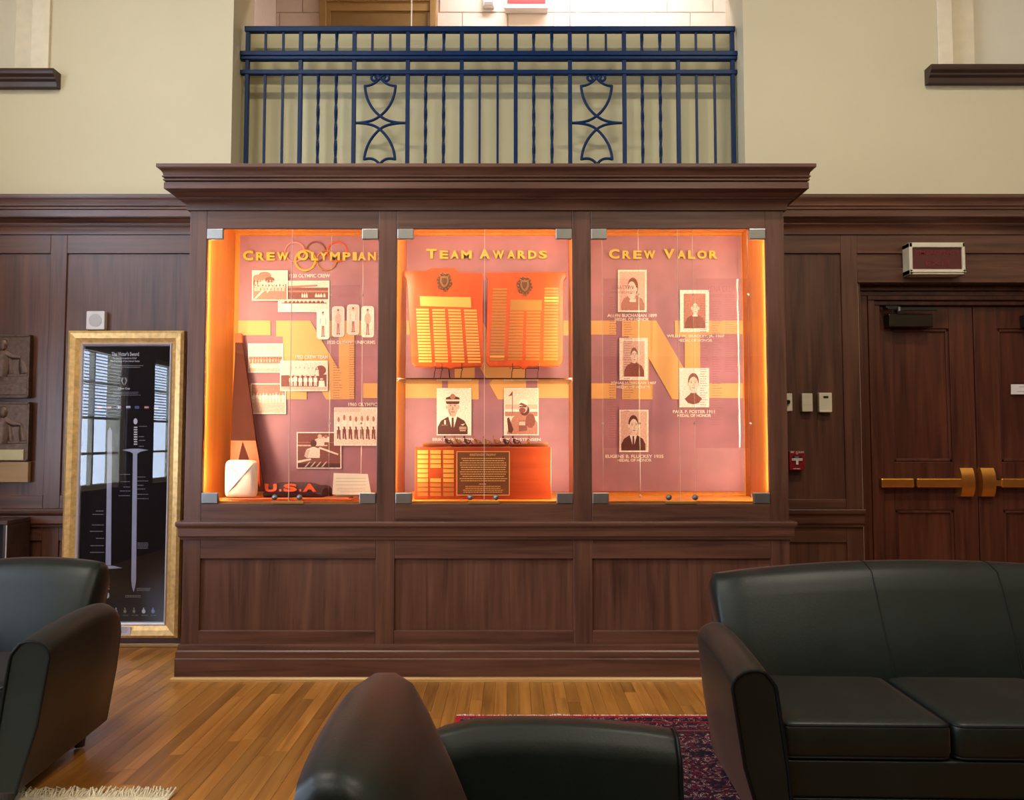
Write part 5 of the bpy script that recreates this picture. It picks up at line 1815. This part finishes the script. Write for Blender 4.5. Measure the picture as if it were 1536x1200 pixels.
def thing_part(name, parent, loc):
    o = bpy.data.objects.new(name, None)
    o.empty_display_size = 0.05
    COL.objects.link(o)
    o.parent = parent
    o.location = Vector(loc) - WLOC[parent.name]
    WLOC[o.name] = Vector(loc)
    return o


d1 = door_leaf(1, 1320, 1462.5, 'dark panelled door leaf with brass push bar, left of the pair', False)
d2 = door_leaf(2, 1463.5, 1606, 'dark panelled door leaf with brass push bar, right of the pair', True)
PD = Plane((0, YD - 0.0015, 0), (0, -1, 0))
tag(obj('paper_note', MB().slab(quad(PD, 1516.5, 1548, 576.5, 591.5, 0.0), (0, 0.001, 0)).slab(quad(PD, 1526, 1540, 587, 587.6, 0.0005), (0, 0.0005, 0), 1).slab(quad(PD, 1528, 1540, 580, 580.6, 0.0005), (0, 0.0005, 0), 1), ['paper', 'ink']), 'small white paper note on the right door leaf', 'note')

# exit sign over the doors
Ysg = YW - 0.09
PS = Plane((0, Ysg, 0), (0, -1, 0))
q = quad(PS, 1363.5, 1447.5, 363.5, 411.5)
es = thing('exit_sign', 'cream framed dark red sign over the double doors', 'exit sign', ((q[0].x + q[1].x) / 2, YW, q[2].z))
fx0_, fx1_, fz1_, fz0_ = q[0].x, q[1].x, q[0].z, q[2].z
fm = MB()
fm.box(fx0_, fx1_, Ysg, YW - 0.001, fz1_ - 0.032, fz1_).box(fx0_, fx1_, Ysg, YW - 0.001, fz0_, fz0_ + 0.034)
fm.box(fx0_, fx0_ + 0.022, Ysg, YW - 0.001, fz0_, fz1_).box(fx1_ - 0.018, fx1_, Ysg, YW - 0.001, fz0_, fz1_)
obj('housing', fm, 'ivory_trim', es, bevel=0.004)
fc = obj('face', MB().box(fx0_ + 0.02, fx1_ - 0.016, Ysg + 0.014, Ysg + 0.03, fz0_ + 0.03, fz1_ - 0.03), 'sign_red', es)
PS2 = Plane((0, Ysg + 0.014, 0), (0, -1, 0))
lt = MB()
text_on(lt, 'EMERGENCY', PS2, 1374, 1439, 375.5, 382.5, 0.0006, 0.0015, 0.02)
text_on(lt, 'EXIT', PS2, 1388, 1428, 391, 398.5, 0.0006, 0.0015, 0.02)
obj('lettering', lt, 'sign_letter', fc)
obj('ledge', MB().box(fx0_, fx1_, Ysg - 0.006, Ysg + 0.002, fz0_ + 0.014, fz0_ + 0.018), 'ivory_trim', es)

# switches and fire alarm
YSW = YW + 0.012
for (u0, u1, v0, v1, dep, nm, lab, cat) in ((1174, 1188.5, 590, 617, 0.012, 'key_switch', 'ivory key switch plate half hidden by the cabinet corner', 'switch'),
                                            (1203, 1219, 590, 617.5, 0.035, 'wall_sensor', 'plain ivory wall box between the key switch and thermostat', 'sensor'),
                                            (1228.5, 1248, 589, 617.5, 0.035, 'thermostat', 'ivory thermostat with small dark display on the right panelling', 'thermostat')):
    pl = Plane((0, YSW - dep, 0), (0, -1, 0))
    q = quad(pl, u0, u1, v0, v1)
    t = thing(nm, lab, cat, ((q[0].x + q[1].x) / 2, YSW, q[2].z))
    obj('cover', MB().box(q[0].x, q[1].x, YSW - dep, YSW - 0.0003, q[2].z, q[0].z), 'ivory', t, bevel=0.004)
    if nm == 'key_switch':
        c = pl.at(1182, 603)
        kb = MB().disc((c.x, YSW - dep + 0.001, c.z), (0, -1, 0), 0.015, 0.012, 16, 0, 0.012)
        kb.box(c.x - 0.003, c.x + 0.003, YSW - dep - 0.02, YSW - dep - 0.01, c.z - 0.012, c.z + 0.012)
        obj('key_barrel', kb, 'black', t)
    elif nm == 'wall_sensor':
        a, b = pl.at(1204.5, 607), pl.at(1217.5, 607.5)
        obj('seam', MB().box(a.x, b.x, YSW - dep - 0.0008, YSW - dep + 0.001, b.z, a.z), 'card_line', t)
    else:
        a, b = pl.at(1235, 594), pl.at(1242.5, 597.5)
        obj('display', MB().box(a.x, b.x, YSW - dep - 0.001, YSW - dep + 0.001, b.z, a.z), 'lens', t)
        a, b = pl.at(1229, 615.5), pl.at(1247.5, 618.5)
        obj('lower_lip', MB().box(a.x, b.x, YSW - dep - 0.004, YSW - 0.001, b.z, a.z), 'ivory', t, bevel=0.003)
dep = 0.05
pl = Plane((0, YSW - dep, 0), (0, -1, 0))
q = quad(pl, 1184, 1207, 676.5, 705.5)
fa = thing('fire_alarm_pull', 'red fire alarm pull box with white T handle', 'fire alarm', ((q[0].x + q[1].x) / 2, YSW, q[2].z))
obj('housing', MB().box(q[0].x, q[1].x, YSW - dep, YSW - 0.0003, q[2].z, q[0].z), 'alarm', fa, bevel=0.004)
hd = MB().slab(quad(pl, 1187.5, 1203, 687.5, 691, 0.008), (0, 0.007, 0)).slab(quad(pl, 1193.5, 1197, 691, 697, 0.008), (0, 0.007, 0))
obj('pull_handle', hd, 'white_paint', fa, bevel=0.001)
obj('black_slot', MB().slab(quad(pl, 1188, 1202.5, 684, 687.4, 0.002), (0, 0.0018, 0)), 'black', fa)
tx = MB()
text_on(tx, 'FIRE', pl, 1186, 1191, 677, 679.5, 0.0006, 0.0008)
text_on(tx, 'ALARM', pl, 1197.5, 1205.5, 677, 679.5, 0.0006, 0.0008)
text_on(tx, 'PUSH', pl, 1192.5, 1198, 684.8, 686.4, 0.0025, 0.0008)
dashes(tx, pl, 1190, 1200, 702.5, 704, 1, 0.0015, 0.7, True, 0, 0.0)
c = pl.at(1195.5, 679.5)
for k in range(16):
    a0, a1 = 2 * math.pi * k / 16, 2 * math.pi * (k + 1) / 16
    tx.tube([(c.x + 0.006 * math.cos(a0), c.y - 0.001, c.z + 0.007 * math.sin(a0)), (c.x + 0.006 * math.cos(a1), c.y - 0.001, c.z + 0.007 * math.sin(a1))], 0.0014, 5)
obj('lettering', tx, 'white_paint', fa)
tx = MB()
text_on(tx, 'PULL DOWN', pl, 1188.5, 1202, 688.3, 690.2, 0.0085, 0.0006)
obj('handle_lettering', tx, 'alarm', fa)

# ------------------------------------------------------------------ seating
def arc(cx, cz, rx, rz, a0, a1, n):
    return [(cx + rx * math.cos(math.radians(a0 + (a1 - a0) * k / n)), cz + rz * math.sin(math.radians(a0 + (a1 - a0) * k / n))) for k in range(n + 1)]


def club_seat(name, label, cat, loc, rotz, width, ncush, scale=1.0):
    t = thing(name, label, cat, loc, None, rotz, local=True)
    AW = 0.135

    def arm(sg):
        def sx(x):
            return x if sg < 0 else width - x
        secs = []
        st = [(0.0, 0.590), (0.02, 0.595), (0.08, 0.604), (0.16, 0.612), (0.26, 0.619), (0.38, 0.622), (0.48, 0.618), (0.56, 0.605), (0.63, 0.58), (0.68, 0.54), (0.70, 0.50)]
        for (y, zt) in st:
            pull = 0.0 if y < 0.5 else (y - 0.5) * 0.25
            pts = [(0.185, 0.07), (0.165, 0.30)]
            pts += [(0.0675 + pull + 0.0675 * math.cos(math.radians(a)), zt - 0.055 + 0.055 * math.sin(math.radians(a)) - (0.010 if a < 60 else 0)) for a in range(0, 181, 20)]
            pts += [(0.035 + pull * 0.6, 0.30), (0.10, 0.07)]
            secs.append([(sx(px), y, pz) for px, pz in pts])
        am = obj('arm', MB().loft(secs), 'leather', t, smooth=True, angle=50, bevel=0.010, seg=3)
        first = secs[0]
        pip = MB().tube([(p[0], p[1] - 0.002, p[2]) for p in first], 0.005, 8)
        WLOC[am.name] = WLOC[am.name]
        obj('piping', pip, 'piping', am, smooth=True)
    arm(-1)
    arm(1)
    # back
    bi = 0.100 if ncush > 1 else 0.125
    xb0, xb1 = bi, width - bi
    n = 14
    secs = []
    sect = [(0.45, 0.30), (0.485, 0.44), (0.545, 0.58), (0.60, 0.70), (0.635, 0.765), (0.67, 0.79), (0.71, 0.79), (0.745, 0.765), (0.755, 0.71), (0.735, 0.50), (0.70, 0.28), (0.67, 0.07), (0.52, 0.07)]
    for k in range(n + 1):
        f = k / n
        x = xb0 + (xb1 - xb0) * f
        cr = (0.055 if ncush > 1 else 0.028) * (1 - (2 * f - 1) ** 2)
        bow = 0.02 * (1 - (2 * f - 1) ** 4)
        sec = []
        for (y, z) in sect:
            zz = z + cr * max(0.0, (z - 0.4) / 0.4) - (0.028 if ncush > 1 else 0.040) * max(0.0, (z - 0.4) / 0.4)
            yy = y - (bow if y < 0.66 and z > 0.35 else -bow * 0.5) if z > 0.2 else y
            tp = 1.0 - 0.085 * max(0.0, min(1.0, (0.62 - z) / 0.5)) * 2.0 / (xb1 - xb0)
            sec.append((width / 2 + (x - width / 2) * tp, yy, zz))
        if k in (0, n):
            c = Vector((x, sum(p[1] for p in sec) / len(sec), sum(p[2] for p in sec) / len(sec)))
            sec0 = [tuple(Vector(p).lerp(c, 0.10)) for p in sec]
            d = 0.012 if k == 0 else -0.012
            sec_in = [(p[0] + d, p[1], p[2]) for p in sec]
            secs += [sec0, sec_in] if k == 0 else [sec_in, sec0]
        else:
            secs.append(sec)
    bk = obj('backrest', MB().loft(secs), 'leather', t, smooth=True, angle=55)
    for k in range(1, ncush):
        i = round(n * k / ncush) + 1
        pts = [Vector(p) + Vector((0, -0.0015, 0.0)) for p in secs[i][1:8]]
        obj('seam', MB().tube(pts, 0.0022, 6), 'piping', bk, smooth=True)
    # seat cushions
    ci0, ci1 = 0.150, width - 0.150
    cw = (ci1 - ci0) / ncush
    for k in range(ncush):
        a, b = ci0 + cw * k + 0.002, ci0 + cw * (k + 1) - 0.002
        y0, y1 = 0.015, 0.53
        secs = []
        for (z, ins) in ((0.319, 0.018), (0.326, 0.004), (0.339, 0.0), (0.409, 0.0), (0.421, 0.004), (0.429, 0.016), (0.434, 0.05), (0.438, 0.12)):
            pts = []
            r = 0.03
            for (cx, cy, a0) in ((b - ins - r, y1 - ins - r, 0), (a + ins + r, y1 - ins - r, 90), (a + ins + r, y0 + ins + r, 180), (b - ins - r, y0 + ins + r, 270)):
                for m in range(5):
                    an = math.radians(a0 + 90 * m / 4)
                    pts.append((cx + r * math.cos(an), cy + r * math.sin(an), z))
            secs.append(pts)
        cu = obj('seat_cushion', MB().loft(secs), 'leather', t, smooth=True, angle=60)
        for zi in (4, 1):
            lp = secs[zi]
            obj('piping', MB().tube([Vector(p) for p in lp] + [Vector(lp[0])], 0.0038, 6), 'piping', cu, smooth=True)
    obj('front_rail', MB().box(0.165, width - 0.165, 0.02, 0.06, 0.206, 0.317), 'leather', t, bevel=0.008, seg=3)
    obj('front_apron', MB().box(0.165, width - 0.165, 0.024, 0.06, 0.075, 0.204), 'leather', t, bevel=0.008, seg=3)
    obj('seat_frame', MB().box(0.165, width - 0.165, 0.06, 0.66, 0.075, 0.309), 'black', t)
    for fx in (0.17, width - 0.17):
        for fy in (0.08, 0.60):
            obj('foot', MB().disc((fx, fy, 0.0), (0, 0, 1), 0.02, 0.075, 12, 0, 0.028), 'foot', t)
    return t


RUGZ = 0.011
club_seat('leather_sofa', 'long black leather sofa in front of the double doors', 'sofa', (0.668, 2.37, RUGZ), math.radians(-1.5), 1.86, 3)
club_seat('leather_armchair', 'black leather armchair at the left in front of the framed poster', 'armchair', (-2.485, 2.665, 0.0075), math.radians(4), 0.87, 1)
# foreground chair faces right: local front (-Y) turned to +X
club_seat('leather_armchair', 'black leather armchair in the foreground with its back to the left', 'armchair', (0.395, 1.13, 0.0), math.radians(90), 0.85, 1)

# ------------------------------------------------------------------ rugs
RX0, RX1, RY0, RY1 = -0.262, 2.95, 2.13, 3.665


def rug_mat():
    m, nt, b = new_mat('persian_rug')
    tc = nt.nodes.new('ShaderNodeTexCoord')
    sep = nt.nodes.new('ShaderNodeSeparateXYZ')
    link(nt, tc.outputs['Object'], sep.inputs[0])

    def math_(op, a, b_=None, v=None):
        n = nt.nodes.new('ShaderNodeMath')
        n.operation = op
        link(nt, a, n.inputs[0])
        if b_ is not None:
            link(nt, b_, n.inputs[1])
        elif v is not None:
            n.inputs[1].default_value = v
        return n.outputs[0]
    ax = math_('ABSOLUTE', sep.outputs['X'])
    ay = math_('ABSOLUTE', sep.outputs['Y'])
    dx = math_('MULTIPLY_ADD', ax, v=-1.0)
    dx.node.inputs[2].default_value = (RX1 - RX0) / 2
    dy = math_('MULTIPLY_ADD', ay, v=-1.0)
    dy.node.inputs[2].default_value = (RY1 - RY0) / 2
    d = math_('MINIMUM', dx, dy)
    ds = math_('MULTIPLY', d, v=2.0)
    band = nt.nodes.new('ShaderNodeValToRGB')
    band.color_ramp.interpolation = 'CONSTANT'
    els = [(0.0, (0.30, 0.012, 0.02)), (0.045, (0.012, 0.014, 0.018)), (0.065, (0.10, 0.05, 0.04)), (0.11, (0.03, 0.03, 0.03)), (0.15, (0.22, 0.012, 0.02)), (0.165, (0.11, 0.012, 0.022)), (0.32, (0.02, 0.016, 0.02)), (0.36, (0.26, 0.015, 0.022)), (0.385, (0.015, 0.014, 0.016)), (0.44, (0.09, 0.012, 0.022))]
    e = band.color_ramp.elements
    e[0].position, e[0].color = els[0][0], (*els[0][1], 1)
    e[1].position, e[1].color = els[1][0], (*els[1][1], 1)
    for p, c in els[2:]:
        k = e.new(p)
        k.color = (*c, 1)
    link(nt, ds, band.inputs['Fac'])
    vo = nt.nodes.new('ShaderNodeTexNoise')
    vo.inputs['Scale'].default_value = 24
    vo.inputs['Detail'].default_value = 1.5
    vo.inputs['Distortion'].default_value = 2.2
    link(nt, tc.outputs['Object'], vo.inputs['Vector'])
    pr = nt.nodes.new('ShaderNodeValToRGB')
    pr.color_ramp.interpolation = 'CONSTANT'
    q = pr.color_ramp.elements
    q[0].position, q[0].color = 0.0, (0.012, 0.010, 0.016, 1)
    q[1].position, q[1].color = 0.47, (0.11, 0.008, 0.020, 1)
    for p, c in ((0.53, (0.012, 0.009, 0.014)), (0.575, (0.36, 0.24, 0.19)), (0.61, (0.10, 0.008, 0.02)), (0.65, (0.014, 0.012, 0.02))):
        k = q.new(p)
        k.color = (*c, 1)
    link(nt, vo.outputs['Fac'], pr.inputs['Fac'])
    # patterned everywhere but the outer red guard
    gate = nt.nodes.new('ShaderNodeValToRGB')
    gate.color_ramp.interpolation = 'CONSTANT'
    g = gate.color_ramp.elements
    g[0].position, g[0].color = 0.0, (0, 0, 0, 1)
    g[1].position, g[1].color = 0.048, (1, 1, 1, 1)
    for p, c in ((0.15, 0.0), (0.168, 0.9), (0.32, 0.25), (0.44, 1.0)):
        k = g.new(p)
        k.color = (c, c, c, 1)
    link(nt, ds, gate.inputs['Fac'])
    mx = nt.nodes.new('ShaderNodeMixRGB')
    link(nt, gate.outputs['Color'], mx.inputs[0])
    link(nt, band.outputs['Color'], mx.inputs[1])
    link(nt, pr.outputs['Color'], mx.inputs[2])
    link(nt, mx.outputs[0], b.inputs['Base Color'])
    b.inputs['Roughness'].default_value = 0.95
    b.inputs['Specular IOR Level'].default_value = 0.1
    return m


rg = thing('persian_rug', 'dark red and navy patterned rug with pale fringe under the sofa', 'rug', ((RX0 + RX1) / 2, (RY0 + RY1) / 2, 0))
pile = obj('pile', MB().box(RX0, RX1, RY0, RY1, 0.0008, RUGZ - 0.0005), rug_mat(), rg)
# pile texture is centred on the rug
fr = MB()
rnd = random.Random(5)
x = RX0
while x < RX1:
    L = rnd.uniform(0.018, 0.034) + (0.012 if abs(math.sin(x * 7.3)) > 0.985 else 0)
    dxx = rnd.uniform(-0.01, 0.01)
    fr.tube([(x, RY1 - 0.003, 0.008), (x + dxx * 0.5, RY1 + L * 0.5, 0.006), (x + dxx, RY1 + L, 0.003)], [0.0022, 0.002, 0.001], 4)
    x += 0.004
ff = obj('fringe', fr, 'fringe', rg)
ff['kind'] = 'stuff'
sr = thing('shag_rug', 'cream shaggy rug edge at the bottom left', 'rug', (-1.9, 2.2, 0))
obj('pile', MB().box(-2.75, -1.24, 1.2, 2.885, 0.0008, 0.007), 'wool', sr, bevel=0.003)
fr = MB()
x = -2.75
while x < -1.24:
    for k in range(2):
        L = rnd.uniform(0.02, 0.06)
        y = 2.87 - 0.02 * k
        fr.tube([(x, y, 0.006), (x + rnd.uniform(-0.012, 0.012), y + L * 0.5, 0.014 + rnd.uniform(0, 0.012)), (x + rnd.uniform(-0.02, 0.02), y + L, 0.003)], [0.003, 0.0028, 0.0012], 4)
    x += 0.007
ff = obj('tassels', fr, 'wool', sr)
ff['kind'] = 'stuff'

# ------------------------------------------------------------------ ceiling lamps (housings of the lights above)
for k, (x, y) in enumerate(LAMP_XY):
    lab = ['near the window wall above the seats', 'above the sofa', 'behind the viewer by the window wall', 'behind the viewer by the plain wall'][k]
    t = thing('ceiling_lamp', 'long ceiling lamp ' + lab, 'lamp', (x, y, CEIL - 0.12), 'ceiling lamps')
    obj('housing', MB().box(x - 0.62, x + 0.62, y - 0.16, y + 0.16, CEIL - 0.12, CEIL - 0.001), 'lamp', t, bevel=0.006)
